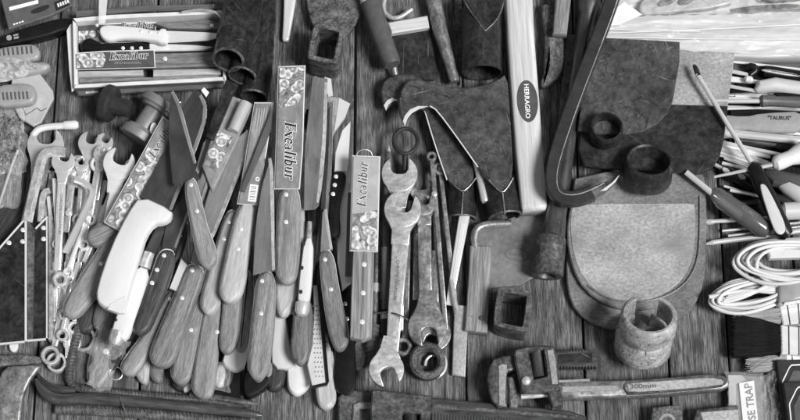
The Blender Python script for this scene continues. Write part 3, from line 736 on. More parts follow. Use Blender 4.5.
knife('slice of pale blade showing between two wooden handles at left', [(160, 296), (170, 300), (160, 330), (150, 326)], L1, 'dark_wood', (), [(181, 258), (187, 264), (176, 291), (169, 288)], L2 + 9, 'bright_steel')
knife('thin pale wooden handle squeezed against the large lettered sleeve', [(299, 203), (305.5, 204), (304, 296), (297, 296)], L3 + 2, 'pale_wood', b=1.6, ch=1)
knife('dark blade edge-on between the barcode sleeve and the large lettered one', [(270, 190), (275, 190), (275, 262), (271, 262)], L2, 'dark_wood', (), [(274, 96), (277, 108), (275.5, 186), (270, 190)], L3, 'blade_steel')
knife('wooden handle end crowded under the broad worn one', [(206, 238), (214, 242), (204, 292), (196, 296)], L2 + 4, 'knife_wood', [(205, 262)], b=2)
knife('dark narrow knife lying under the cleaver handle', [(180, 215), (190, 222), (178, 262), (170, 262)], L3 - 6, 'dark_wood', [(180, 236)], [(196, 172), (200, 186), (188, 222), (180, 216)], L3, 'blade_steel', b=2)
tag((lambda mb: (slab(mb, [(201, 90), (204, 87), (209, 92), (206, 97)], L4, 1, .3), mb.build('paper_scrap', 'paper_white'))[1])(MB()), 'small white paper scrap by the tip of the butcher blade', 'paper')
# rolled and flat printed sleeves at the top of the pile
k = thing('card_sleeve', 'printed sleeve with a rolled price ticket at the top of the pile', 'packaging', 225, 140)
mb = MB(); slab(mb, [(231, 95), (254, 104), (236, 142), (212, 192), (202, 166), (214, 130)], L4 - 2, 4, .8); mb.build('sleeve', 'printed_card', k)
mb = MB(); slab(mb, [(216, 130), (233, 137), (216, 172), (204, 163)], L4 - 1.6, .5, .1); mb.build('printed_picture', 'fruit_print', k)
mb = MB(); tube(mb, [(246, 103, L4 + 3), (233, 131, L4 + 3)], [6.5, 6], 20); mb.build('rolled_ticket', 'pale_card', k)
k = knife('black sheathed knife behind the rolled price ticket', [(205, 134), (215, 140), (210, 160), (200, 180), (194, 190), (190, 186), (196, 164)], L3 - 4, 'ivory_plastic', (), [(226, 78), (238, 84), (214, 141), (205, 137)], L4, 'black_iron', ch=1, bt=4)
k = knife('grey card tube lying left of the long grey blade', [(212, 146), (221, 150), (206, 190), (198, 214), (192, 196)], L4 - 6, 'printed_card', ch=1)

# ================================================================== BOX OF KNIVES
k = thing('knife_box', 'open cardboard box holding knives at upper left', 'box', 148, 50)
HB = 26
def wall_(pts, z, t, m, nm): 
    mb = MB(); slab(mb, pts, z, t, .5); return mb.build(nm, m, k)
mb = MB(); slab(mb, [(76, 20), (224, 14), (226, 82), (76, 86)], 2, 2, .3); mb.build('bottom', 'brown_card', k)
wall_([(73, 18), (110, 14.5), (180, 11.5), (224, 10), (224, 13), (180, 15), (110, 18.5), (76, 21.5)], HB, HB - 2, 'card_edge', 'back_wall')
wall_([(75, 10.5), (140, 5.5), (222, 3.5), (223, 8.5), (140, 11), (76, 16.5)], HB - 4, 2, 'brown_card', 'flap')
wall_([(72.5, 20), (76, 23), (77.5, 84), (74, 87)], HB, HB - 2, 'card_edge', 'side_wall')
wall_([(221.5, 14), (224.5, 14), (226, 80), (223, 80)], HB, HB - 2, 'card_edge', 'side_wall')
wall_([(66.5, 30), (70, 24), (73, 23), (75, 88), (71.5, 91), (69, 70)], HB - 6, 3, 'card_edge', 'flap')
f_ = wall_([(74.5, 85.3), (224.5, 77.3), (225.3, 80.3), (75, 88.3)], HB - 1, 8, 'brown_card', 'front_wall')
wall_([(73.5, 84.3), (224.5, 76.5), (225.5, 80.0), (74.6, 87.8)], HB, 2, 'card_edge', 'front_rim')
fl = wall_([(75, 86.5), (225, 79), (222, 87.5), (85, 95), (79, 95)], HB - 9, 3, 'brown_card', 'flap')
lettering(fl, 'excellent', 92, 91.9, -3, 2.5, HB - 8.6, 'ink_white', bold=.02)
m_ = MB(); tube(m_, [(182, 12, HB + 6), (200, 9, HB + 9), (215, 11, HB + 10), (222, 18, HB + 6), (221, 28, HB)], 1.1, 8, 2); m_.build('wire_handle', 'satin_steel', k)
GB = 'knives in the cardboard box'
knife('knife with a smooth white handle and three rivets lying in the cardboard box', [(99, 27), (105, 23.5), (118, 24.5), (138, 26), (158, 30), (161, 27), (167, 28), (167.5, 43), (160, 43), (156, 40.5), (138, 38), (120, 37.5), (110, 40.5), (103, 38.5), (99, 33)], 30, 'white_plastic', [(141, 31), (150, 32), (159, 32.8)],
      [(166, 30), (205, 31.5), (223, 33), (222, 36), (208, 40), (167, 42)], 25, 'bright_steel', group=GB, t=9, ch=1, rr=1.8)
k = knife('knife with a curved black handle and three bright rivets lying in the cardboard box', [(80, 48), (80, 43), (84, 38), (91, 36.5), (96, 40), (103, 43), (120, 42), (149, 40.5), (149.5, 51.5), (110, 51), (84, 51)], 24, 'black_plastic', [(123, 48), (132, 48), (141, 48)],
      [(149, 42.5), (196, 44.5), (213, 46.5), (205, 50), (149, 51)], 19, 'bright_steel', group=GB, ch=1, rr=1.9)
k = knife('card sleeved knife with a plain grey wooden handle lying in the cardboard box', [(150, 53), (217, 51.5), (219, 55), (218, 66), (152, 67.5)], 24, 'knife_wood', [(165, 58.5)], group=GB, ch=0, b=1.6, rr=2.3)
s = sleeve(k, [(75.5, 53.5), (103, 51.5), (153.5, 50), (154.5, 66.5), (76, 68.5)], 27, 'grey_plastic', [(76, 54), (103, 52.2), (106, 58), (103, 66.8), (76.5, 67.8)], t=6)
excalibur(s, 129, 56, -2, 7.6, 27.4)
lettering(s, 'PROFESSIONAL', 128, 62.8, -1, 2.2, 27.4, 'pale_card', space=1.35)
knife('pale flat wooden handle along the front wall of the cardboard box', [(78, 71), (143, 69.5), (143, 75), (78, 76.5)], 22, 'pale_wood', group=GB, ch=0, b=1, t=8)
knife('greyish wooden handle in the front corner of the cardboard box', [(153, 69.5), (221, 68), (221, 74), (153, 76)], 22, 'pale_wood', group=GB, ch=0, b=1, t=8)
knife('dark wooden handle pressed against the front wall of the cardboard box', [(79, 78.5), (218, 75.5), (218, 78), (79, 82)], 20, 'knife_wood', group=GB, ch=0, b=.8, t=8)
k = knife('grey wooden handle with its sleeve behind the white handled knife in the box', [(154, 23), (206, 19), (220, 22), (220, 29), (168, 28)], 22, 'knife_wood', [(212, 25.5)], group=GB, ch=0, b=1.4)
s = sleeve(k, [(78, 25), (155, 22.5), (155, 40), (78, 43)], 16, 'grey_plastic', [(78.5, 31), (99, 30), (99, 41), (78.5, 42.5)], t=4)
excalibur(s, 138, 25.5, -2, 6.5, 16.4)
k = thing('plastic_strap', 'pale translucent strap standing over the back of the cardboard box', 'strap', 103, 12)
mb = MB(); slab(mb, [(99, -8), (108, -8), (105, 23), (98.5, 23.5)], (103, 23, 33, 103, -6, 40), 1.2, .3); mb.build('band', 'milky_film', k)
mb = MB(); dome(mb, 97, 25, 32, 1.6, 1.2); mb.build('stud', 'white_plastic', k)

# ================================================================== UPPER LEFT CORNER
k = thing('blister_card', 'dark blister pack with a white title strip in the top left corner', 'package', 36, 8)
mb = MB(); slab(mb, [(8.5, 29), (50, 15.5), (72, 5), (67, -8), (0, -8), (1, 0)], 22, 4, .8); mb.build('card', 'grey_plastic', k)
mb = MB(); slab(mb, [(9, 7), (38, -.5), (38.5, 3), (9.5, 10.5)], 22.5, .6, .1); mb.build('title_strip', 'paper_white', k)
mb = MB(); slab(mb, [(30, 12), (34, 8.5), (48, 4), (50, 6), (46, 10), (34, 14)], 22.4, .5, .1, ch=2); mb.build('hang_slot', 'ink', k)
mb = MB(); slab(mb, [(54, 2), (66, -3), (70, 5), (56, 11)], 22.5, .6, .1); mb.build('print_block', 'ink', k)
mb = MB()
for i in range(5): slab(mb, [(57 + i * 2.4, 3.5 - i), (58.5 + i * 2.4, 3 - i), (59.6 + i * 2.4, 6.2 - i), (58 + i * 2.4, 7 - i)], 23, .4, .05)
for i in range(4): slab(mb, [(13 + i * 2.8, 23.6 - i * .9), (15 + i * 2.8, 23 - i * .9), (15.3 + i * 2.8, 24.4 - i * .9), (13.3 + i * 2.8, 25 - i * .9)], 22.6, .4, .05)
mb.build('print', 'paper_white', k)
k = thing('hand_saw', 'smooth black plastic saw handle lying below the blister pack', 'handle', 35, 32)
mb = MB(); slab(mb, [(-8, 38), (18, 29), (45, 21), (62, 17), (75, 17.5), (79, 22), (74, 28), (62, 30), (50, 35), (25, 41), (-8, 48)], 16, 14, 3, 'round', 2); mb.build('grip', 'black_plastic', k)
mb = MB(); slab(mb, [(6, 35.5), (11, 34.5), (12, 39.5), (7, 40.5)], 16.3, .4, .1, ch=1); slab(mb, [(13, 34.6), (18, 33.4), (18.4, 35), (13.3, 36)], 16.3, .4, .05); slab(mb, [(13.6, 37), (18.5, 36), (18.7, 38), (14, 39)], 16.3, .4, .05); mb.build('emblem', 'mid_plastic', k)
def ribbed(label, pts, z, rib0, rib1, n):
    k = thing('ribbed_tool', label, 'handle', pts[0][0] + 15, pts[0][1] + 5, 0, 'ribbed plastic handles at the left edge')
    mb = MB(); slab(mb, pts, z, 11, 3.5, 'round', 2); mb.build('grip', 'mid_plastic', k)
    mb = MB()
    for i in range(n):
        f = i / (n - 1); x = rib0[0] * (1 - f) + rib1[0] * f; y = rib0[1] * (1 - f) + rib1[1] * f
        slab(mb, [(x, y), (x + 1.6, y), (x + 2.6, y + 7.5), (x + .8, y + 7.5)], z + 1, 1.4, .5)
    mb.build('rib', 'grey_plastic', k)
    return k
ribbed('grey ribbed plastic handle under the black saw handle', [(-8, 48), (20, 43.5), (34, 43), (40, 49), (39, 57), (33, 60), (-8, 64)], 18, (-2, 48), (30, 45.5), 8)
ribbed('grey ribbed plastic handle on the pale cardboard tag', [(-8, 85), (22, 82), (33, 84), (36, 92), (34, 101), (25, 104), (-8, 107)], 24, (2, 92), (26, 91), 7)
k = thing('cardboard_tag', 'pale cracked cardboard tag with a blunt point under a ribbed handle', 'card', 40, 100)
mb = MB(); slab(mb, [(28, 62), (38, 71), (53, 91), (53.5, 98), (41, 122), (33, 126), (20, 118), (10, 100), (12, 75)], 12, 4, .8); mb.build('card', 'pale_card', k)
mb = MB(); tube(mb, [(22, 105, 12.4), (26, 115, 12.4), (37, 108, 12.4), (41, 111, 12.4), (47, 108, 12.4)], .5, 6); mb.build('crack', 'ink_grey', k)
k = thing('plastic_bag', 'crumpled clear bag of small parts lying over the left edge', 'bag', 15, 140)
mb = MB(); crumple(mb, [(-12, 104), (24, 104), (28, 172), (-12, 178)], 30, 40, 20, 9, 3, .08); mb.build('film', 'clear_film', k)
mb = MB(); crumple(mb, [(-12, 106), (20, 107), (25, 168), (-12, 176)], 50, 70, 15, 13, 8, .12); mb.build('contents', 'bag_stuff', k)
k = thing('plastic_bag', 'wrinkled plastic wrapper between the two ribbed handles', 'bag', 15, 68)
mb = MB(); crumple(mb, [(-12, 56), (30, 60), (51, 66), (-12, 86)], 40, 24, 27, 10, 12, .06); mb.build('film', 'milky_film', k)
mb = MB(); slab(mb, [(-10, 62), (25, 62), (48, 60), (50, 69), (30, 74), (-10, 80)], 18, 14, 4, 'round', 1); mb.build('contents', 'mid_plastic', k)
k = thing('plastic_bag', 'torn flat plastic wrapper lying left of the hex keys', 'bag', 10, 195)
mb = MB(); crumple(mb, [(-12, 160), (22, 155), (20, 205), (-12, 215)], 20, 26, 12, 5, 22, .05); mb.build('film', 'clear_film', k)
mb = MB(); tube(mb, [(-4, 214, 14), (12, 165, 16), (18, 150, 17)], 1.5, 10); mb.build('rod', 'chrome', k)

k = thing('hex_key', 'bent steel key with a plastic covered end lying under the cardboard tag', 'hex key', 56, 126)
mb = MB(); tube(mb, [(33, 136, 14), (37, 130, 14), (46, 127, 14), (66, 125.5, 14)], 3.6, 14, 2); mb.build('shaft', 'bright_steel', k)
mb = MB(); tube(mb, [(63, 125.5, 14), (65, 125.3, 14), (76, 124.8, 14), (78.5, 124.6, 14)], [3.4, 4.6, 4.6, 3], 16); mb.build('tip_cover', 'white_plastic', k)

# ================================================================== BLACK SPOOL AND KNOB
k = thing('rubber_plunger', 'black rubber knob with a wide flange below the cardboard box', 'knob', 115, 107)
mb = MB(); lathe(mb, (104, 102, 22), (.93, -.32, .12), [(0, 0), (0, 17), (2, 19), (9, 19), (11, 17), (12, 10), (15, 9.2), (29, 8.6), (30, 7), (30, 0)], 40); mb.build('body', 'rubber_grip', k)
mb = MB(); lathe(mb, (94, 97, 20), (.85, -.42, .1), [(0, 1), (10, 9), (13, 9)], 24); mb.build('cone', 'black_plastic', k)
k = thing('plastic_spool', 'grey plastic spool with two flanges beside the black rubber knob', 'spool', 147, 122)
ax = (.50, .80, .10)
mb = MB(); lathe(mb, (136, 139, 22), ax, [(0, 0), (0, 18.5), (1, 19.5), (8, 19.5), (9, 18.5), (9, 17), (12, 15.5), (13, 11), (34, 11), (35, 15.5), (38, 17), (38, 18.5), (39, 19.5), (46, 19.5), (47, 18.5), (47, 0)], 44); mb.build('body', 'spool_grey', k)
mb = MB(); slab(mb, [(151, 123), (156, 122), (157, 128), (154, 134), (149, 133)], 37, 2, .4, ch=1); mb.build('paper_scrap', 'paper_white', k)

# ================================================================== HOES AT THE TOP
GH = 'black hoe heads with tube sockets'
def hoe(label, blade, sock, z, bz):
    """black hoe blade with a rolled tube socket; sock = (mouth x, mouth y, radius, length, direction)"""
    k = thing('hoe', label, 'hoe', sock[0], sock[1], 0, GH)
    mb = MB(); slab(mb, blade, bz, 3, .8); mb.build('blade', 'black_iron', k)
    mb = MB(); x, y, r, L, ax = sock; lathe(mb, (x, y, z), ax, sock_prof(L, r, r - 2.2), 44); s = mb.build('socket', 'black_iron', k)
    mb = MB(); lathe(mb, (x, y, z), ax, [(-.5, r - 1.9), (-.5, r - .2), (.2, r + .25), (1.3, r + .3), (1.3, r - 1.9), (-.5, r - 1.9)], 44); mb.build('rim', 'worn_iron', s)  # paler ring paints in the highlight round the socket mouth
    return k
hoe('black hoe head with the uppermost of three tube sockets beside the box', [(226, -10), (264, -10), (258, 36), (250, 50), (222, 48), (216, 36)], (228, 60, 16, 36, (.10, .83, -.35)), 50, 46)
hoe('black hoe head with the middle of three tube sockets beside the box', [(240, -10), (270, -10), (268, 50), (256, 66), (236, 60)], (242, 76, 14.5, 36, (.16, .9, -.22)), 33, 29)
hoe('black hoe head with the lowest of three tube sockets beside the box', [(246, -10), (277, -10), (272, 70), (268, 84), (242, 82)], (254, 97, 14, 34, (.12, .95, -.12)), 16, 13)
k = thing('chisel', 'bright tapered chisel blade pointing down from the top edge', 'chisel', 288, 20)
mb = MB(); slab(mb, [(284, -8), (297, -8), (295, 4), (289, 39), (287, 40.5), (283, 40), (282, 38), (283, 20)], 8, 6, 2.2, 'round'); mb.build('blade', 'bright_steel', k)
k = thing('hammer', 'dark iron square hammer eye on a curved plate at the top', 'hammer head', 330, 40)
mb = MB(); slab(mb, [(305, -10), (368, -10), (362, 8), (353, 30), (341, 40), (325, 30), (313, 26), (309, 16)], 16, 5, 2, 'round', 1); mb.build('plate', 'rusty_iron', k)
mb = MB(); frame(mb, rc([(314, 20.5), (344, 27), (338, 64), (306, 58)], .1), rc([(318, 26.5), (339, 31), (333, 59), (312.5, 54.5)], .05), 46, 38, 1.5, 144); mb.build('eye', 'rusty_iron', k)

# ================================================================== HANDLES AND HOES, TOP CENTRE
k = thing('hammer', 'hammer with a smooth grey handle grip slanting down from the top edge', 'hammer', 382, 35)
mb = MB(); tube(mb, [(368, -12, 24), (371, 3, 24)], [11, 10.5], 24); mb.build('neck', 'white_plastic', k)
mb = MB(); tube(mb, [(371, 3, 24), (380, 33, 24), (391, 61, 24), (392.5, 65, 24)], [10.6, 10, 9.5, 8.2], 28); mb.build('grip', 'grey_plastic', k)
mb = MB(); tube(mb, [(394, 66, 14), (396, 78, 10)], 3, 12); mb.build('tang', 'old_steel', k)
MATS['grip_grey'] = MATS['grey_plastic']
k = tag((lambda mb: (tube(mb, [(388, -8, 12), (383, 3, 12), (384, 13, 12), (392, 18.5, 12), (401, 17, 12), (412, 9, 13)], 2.4, 14, 2), mb.build('wall_hook', 'satin_steel'))[1])(MB()), 'plain steel hook curling out beside the grey hammer handle', 'hook')
k = thing('scraper', 'dark square scraper blade with a pale wooden back edge', 'scraper', 412, 45)
mb = MB(); slab(mb, [(386, 30), (430, 24), (437, 74), (434, 80), (398, 78)], 8, 3, .6); mb.build('blade', 'black_iron', k)
mb = MB(); slab(mb, [(387.5, 22), (427.5, 15), (429.5, 27), (391.5, 33)], 15, 9, 1.2); mb.build('back', 'ash_wood', k)
k = tag((lambda mb: (tube(mb, [(431, -12, 16), (440, 30, 15), (454, 79, 14), (455, 82, 14)], [8, 7.6, 5.4, 4.5], 22), mb.build('steel_bar', 'old_steel'))[1])(MB()), 'tapered round steel bar reaching down to the hoe plates', 'bar')
k = thing('post_socket', 'dark folded sheet iron socket with a V shaped seam, open at the bottom', 'socket', 482, 40, 0)
mb = MB(); lathe(mb, (482, 73, 22), (.0, .94, .03), sock_prof(70, 20.5, 18.8), 48); mb.build('tube', 'black_iron', k)
mb = MB(); slab(mb, [(463, -8), (505, -8), (503, 8), (497, 20), (485, 31), (478, 20), (469, 8)], 44, 2.5, .8, ch=1); mb.build('blade', 'black_iron', k)
mb = MB(); tube(mb, [(463, -2, 43.2), (469, 9, 43.8), (478, 21, 44), (485, 31, 43.5)], .9, 8, 1); tube(mb, [(504, -2, 43.2), (502, 9, 43.8), (496, 21, 44), (485, 31, 43.5)], .9, 8, 1); mb.build('seam', 'worn_iron', k)
k = tag((lambda mb: (slab(mb, [(453, -10), (461, -10), (465, 60), (460, 84)], 6, 5, 1.2), mb.build('flat_bar', 'rusty_iron'))[1])(MB()), 'flat rusty bar between the round steel bar and the folded socket', 'bar')

k = thing('hammer', 'pale ash hammer handle with an oval maker stamp', 'handle', 528, 100)
mb = MB(); slab(mb, [(505, -10), (532.5, -10), (535, 40), (540.5, 110), (543, 150), (547.5, 204), (546, 208.5), (523, 210), (521, 206), (515, 150), (512, 110), (507, 40)], 26, 22, 5, 'round', 0); mb.build('shaft', 'ash_wood', k, ang=60)
mb = MB(); slab(mb, [(x + (y - 101) * .06, y) for x, y in circle(527.5, 101, 10.5, 21, 40)], 26.4, .6, .1); s = mb.build('stamp', 'grey_plastic', k)
lettering(s, 'HERRAGRO', 526.9, 101, 87, 4.7, 26.8, 'ink_white', bold=.02)

# big hoe plates with two sockets
def axe(label, plate, z, cx, cy, r, ax, seam, edge, group):
    plate = chaikin(plate, 1)
    k = thing('axe', label, 'axe head', cx, cy - 40, 0, group)
    mb = MB(); slab(mb, plate, z, 5, 1.6); mb.build('plate', 'scratched_iron', k)
    mb = MB(); lathe(mb, (cx, cy, z - r - 2), ax, sock_prof(40, r, r - 2.2), 44); s = mb.build('socket', 'black_iron', k)
    mb = MB(); lathe(mb, (cx, cy, z - r - 2), ax, [(-.4, r - 1.9), (-.4, r - .2), (.1, r + .2), (.9, r + .25), (.9, r - 1.9), (-.4, r - 1.9)], 44); mb.build('rim', 'worn_iron', s)  # mouth rim in lighter iron, its highlight given as colour
    mb = MB(); tube(mb, [(x, y, z + h) for x, y, h in seam], .8, 8, 1); tube(mb, [(seam[2][0], seam[2][1], z), (cx, cy - 3, z - 1.8)], .8, 8); mb.build('seam', 'old_steel', k)
    mb = MB(); tube(mb, [(x, y, z - 1.0) for x, y in edge], 0.62, 8, 1, RECT(1, .8)); mb.build('ground_edge', 'bright_steel', k)
    return k
GA = 'scratched iron axe heads with rolled sockets'
axe('lower axe head of two, its rolled socket left of the other', [(381, 84), (390, 75), (410, 72), (425, 80), (445, 110), (464, 145), (477, 178), (462, 192), (447, 181), (434, 143), (425, 108), (410, 106), (394, 100), (386, 110), (381, 97)], 20, 461.5, 219, 14.5, (.02, .94, .04),
    [(449, 180, .5), (456, 187, .8), (463, 192, 1), (470, 186, .8), (476, 178, .5)], [(424, 108), (434, 142), (447, 180)], GA)
axe('upper axe head of two, with the broad scratched plate', [(398, 93), (411, 76), (430, 82), (445, 86), (462, 87.5), (480, 85), (496, 80), (507, 72.5), (510, 110), (514, 180), (502, 193), (488, 180), (478, 166), (458, 139), (436, 109), (430, 105.5), (419, 108), (409, 115), (405, 126), (399, 113)], 33, 505, 217, 17, (-.16, .93, .03),
    [(489, 180, .5), (496, 188, .8), (502.5, 193, 1), (508, 187, .8), (513, 178, .5)], [(430, 106), (437, 110), (459, 140), (478, 167)], GA)
axs = [o for o in COL.objects if o.name.startswith('axe') and o.parent is None]
mb = MB(); slab(mb, [(386, 110.5), (388.5, 104), (393, 101), (398, 99.8), (392.5, 97.4), (387, 100), (383.5, 105)], 20.5, 1.5, .4); mb.build('ground_edge', 'bright_steel', axs[0])
mb = MB(); slab(mb, [(405, 126), (407.5, 118), (412, 112.5), (419, 108.5), (428, 106), (418, 105.6), (410, 109), (404.8, 115), (402.6, 121)], 33.5, 1.5, .4); mb.build('ground_edge', 'bright_steel', axs[1])
k = tag((lambda mb: (tube(mb, [(476, 160, 20), (479, 172, 20), (485, 200, 20), (485.5, 202, 20)], [4, 4, 4.4, 3.5], 16), mb.build('steel_punch', 'chrome'))[1])(MB()), 'short bright steel punch showing between the two axe sockets', 'punch')

# ================================================================== RIGHT OF THE ASH HANDLE
k = tag((lambda mb: (slab(mb, [(541, 2), (551, 4), (560, 10), (563, 28), (565, 55), (562, 74), (553, 81), (544, 87), (540, 84), (543, 74), (547, 66), (546, 40), (543, 24)], 14, 10, 3.5, 'round', 2), mb.build('pipe_hook', 'rusty_iron'))[1])(MB()), 'twisted rusty cast iron hook beside the ash handle', 'hook')
k = tag((lambda mb: (slab(mb, [(556, -10), (572, -10), (567, 34), (553, 33)], 27, 11, 3, 'round'), mb.build('wooden_peg', 'grey_wood'))[1])(MB()), 'light grey wooden peg hanging down over the rusty hook', 'peg')
k = tag((lambda mb: (slab(mb, [(566, 34), (579, 34), (576, 95), (563, 130), (558, 125)], 5, 4, .8), mb.build('flat_bar', 'worn_iron'))[1])(MB()), 'dull flat iron bar lying behind the black lug wrench', 'bar')

k = thing('lug_wrench', 'heavy black lug wrench ending in a round iron socket with a cross hole', 'wrench', 565, 150)
mb = MB(); tube(mb, [(592, -12, 24), (590, 0, 24)], [13, 12.5], 24); mb.build('upper_socket', 'black_iron', k)
mb = MB(); tube(mb, [(590, 0, 24), (589, 6, 24), (588, 16, 22), (582, 50, 20), (571, 120, 19), (561, 190, 19), (556, 214, 19), (552, 244, 20)], [11.5, 11.5, 9.5, 8, 7.5, 8.5, 10.5, 12.5], 24); mb.build('shaft', 'bar_steel', k)
mb = MB(); lathe(mb, (547, 276, 18), (.1, .98, .02), [(0, 9), (0, 14.5), (1.5, 16), (38, 16), (41, 13), (42, 8), (6, 7), (0, 9)], 40); mb.build('socket', 'worn_iron', k)
mb = MB(); lathe(mb, (536.5, 250, 27), (-.75, 0, .66), [(-2, 0), (-2, 5), (1.2, 6.2), (1.2, 0)], 28); mb.build('cross_hole', 'ink', k)

k = thing('crowbar', 'black hooked crowbar with a pale worn edge and a pointed claw', 'crowbar', 572, 120)
path = [(617, -14, 42), (606, 18, 42), (590, 60, 42), (573, 104, 42), (558, 148, 42), (552, 172, 42), (553, 190, 42), (562, 199, 42), (577, 199.5, 42), (592, 194, 42)]
mb = MB(); tube(mb, path, 7.2, 8, 2, RECT(1, .75)); mb.build('bar', 'rubber_grip', k)
mb = MB(); tube(mb, [(588, 196, 42), (598, 191, 42), (610, 184, 42), (619, 176, 42)], [7, 5.5, 3.2, 1.0], 8, 1, RECT(1, .75)); mb.build('claw', 'worn_iron', k)
mb = MB(); tube(mb, [(x + dx, y + dy, 47.6) for (x, y, _), (dx, dy) in zip(path, [(4.6, 1.6)] * 5 + [(4.6, 0), (4.0, -2), (1, -4.5), (0, -4.6), (0, -4.6)])] + [(604, 183, 46)], .55, 6, 2); mb.build('worn_edge', 'satin_steel', k)
mb = MB(); slab(mb, [(600, 191), (612, 182), (619.5, 174.5), (616, 181), (606, 190)], 46.5, 2, .5); mb.build('claw_face', 'bright_steel', k)

k = thing('steel_sheet', 'stamped grey saw plate lying under the sockets and the lug wrench', 'plate', 515, 260)
mb = MB(); slab(mb, [(474, 224), (500, 222), (545, 205), (548, 240), (536, 276), (520, 285), (474, 290)], 4, 2.5, .5); s = mb.build('plate', 'grey_sheet', k)
lettering(s, '200-002', 521, 241, 184, 4.2, 4.3, 'ink_grey', bold=.02); lettering(s, '0L/70', 519, 246.5, 184, 4.2, 4.3, 'ink_grey', bold=.02)
mb = MB(); frame(mb, [(x + (x - 517) * .0, y + (x - 517) * .1) for x, y in circle(517, 254.5, 12, 6.5, 40)], [(x, y + (x - 517) * .1) for x, y in circle(517, 254.5, 10.8, 5.4, 40)], 4.4, .3, .05, 48); mb.build('stamped_oval', 'ink_grey', s)
mb = MB()
for i in range(7): slab(mb, [(509.5 + i * 2.2, 252.4 + i * .25), (511 + i * 2.2, 252.6 + i * .25), (510.6 + i * 2.2, 256.2 - i % 2 + i * .2), (509.2 + i * 2.2, 256 - i % 3 + i * .2)], 4.3, .3, .05, ch=1)
mb.build('stamped_mark', 'ink_grey', s)

# ================================================================== HOE PLATES AND COLLARS, RIGHT
k = thing('shovel', 'dark scratched shovel blade lying on top at upper right', 'blade', 640, 85)
mb = MB(); slab(mb, [(588, 37), (640, 39), (680, 41.5), (679.5, 62), (673, 100), (668, 112), (658, 123), (643, 131), (625, 134), (600, 134), (578, 130)], 30, 4, 1); mb.build('blade', 'scratched_iron', k)
k = thing('shovel', 'light grey square shovel plate behind the dark scratched one', 'blade', 705, 75)
mb = MB(); slab(mb, [(660, 45), (736, 46), (727.5, 108), (660, 110)], 22, 3.5, .8); mb.build('blade', 'light_rust', k)
k = thing('hoe', 'wide black hoe head carrying a thick round collar', 'hoe', 650, 150)
mb = MB(); slab(mb, [(583, 112), (600, 106), (673, 104), (728, 105.5), (724, 140), (720, 156), (712, 168), (700, 173), (670, 171), (620, 168), (585, 166), (578, 150)], 25, 5, 1.4); mb.build('blade', 'black_iron', k)
mb = MB(); lathe(mb, (647, 178, 23), (.0, .42, 1), [(0, 20), (0, 24), (2, 24.5), (23, 23.6), (26, 22.4), (26.5, 21), (25, 19.4), (2, 18), (0, 20)], 52); mb.build('collar', 'black_iron', k)
k = thing('pipe_collar', 'smaller black collar ring on the dark scratched shovel blade', 'collar', 605, 128)
mb = MB(); lathe(mb, (605, 134, 28), (0, .06, 1), [(0, 14), (0, 17), (1.5, 17.5), (16, 16.5), (18, 15.4), (18, 14.2), (16, 13.2), (0, 13.2)], 44); mb.build('ring', 'black_iron', k)
GS = 'pale rusty spade discs lying flat in a stack'
k = thing('spade_disc', 'rounded rusty spade plate, uppermost of the stack, with a bright worn centre', 'spade', 640, 245, 0, GS)
mb = MB(); slab(mb, [(576, 171), (700, 172), (706, 178), (707, 245), (702, 272), (688, 292), (662, 306), (635, 311), (608, 306), (585, 291), (572, 268), (566, 235), (571, 200)], 16, 4, 1.2, ch=1); mb.build('plate', 'rust_mid', k)
mb = MB(); slab(mb, [(574, 203), (690, 202), (696, 204), (696, 240), (691, 268), (676, 288), (652, 300), (630, 303), (604, 298), (584, 282), (572, 255), (569, 225), (571, 206)], 16.7, 2, 1.4, ch=1); mb.build('worn_face', 'light_rust', k)
mb = MB(); tube(mb, [(700, 196, 17), (700, 240, 17), (697, 264, 17), (686, 284, 17), (664, 298, 17), (636, 303, 17), (608, 299, 17), (588, 286, 17)], 1.0, 8, 2); mb.build('rolled_lip', 'rust_mid', k)
k = thing('spade_disc', 'rounded rusty spade plate, lowest of the stack, showing only its rim', 'spade', 640, 270, 0, GS)
mb = MB(); slab(mb, [(580, 200), (705, 200), (706, 270), (700, 296), (688, 314), (668, 326), (630, 332), (596, 326), (576, 312), (567, 290), (566, 255)], 9, 4, 1.2, ch=1); mb.build('plate', 'rust_mid', k)

def clamp(label, x, y, z, r, L, gap, group, lean=24):
    ML = Matrix.Rotation(R(-lean), 3, 'X')
    k = thing('pipe_clamp', label, 'clamp', x, y, 0, group)
    mb = MB(); V, F, U = [], [], []
    o = W(x, y, z); n = 56; a0, a1 = R(90 + gap), R(450 - gap)
    prof = [(0, r - 5), (1.5, r - 4.6), (3.8, r + .6), (L - 3, r + .3), (L - .8, r - 1.4), (L, r - 2.4), (L, r - 4.6), (L - 1, r - 5.5), (1, r - 5.6), (0, r - 5.4)]
    m = len(prof)
    for i in range(n + 1):
        a = a0 + (a1 - a0) * i / n
        for h, q in prof:
            V.append(o + ML @ Vector((math.cos(a) * q, math.sin(a) * q, h)) * S); U.append((i * 3, h + q))
    for i in range(n):
        for q in range(m):
            q2 = (q + 1) % m
            F.append((i * m + q, (i + 1) * m + q, (i + 1) * m + q2, i * m + q2))
    F.append(tuple(range(m))); F.append(tuple(n * m + q for q in range(m - 1, -1, -1)))
    mb.add(V, F, [[U[i] for i in f] for f in F]); mb.build('ring', 'peeling_paint', k)
    return k
GC = 'split pipe clamps with peeling paint'
clamp('split pipe clamp with peeling paint standing under the other one', 642, 350, 8, 27, 27, 20, GC)
clamp('split pipe clamp with peeling paint stacked on top of the other one', 647, 331, 42, 26.5, 25, 30, GC)

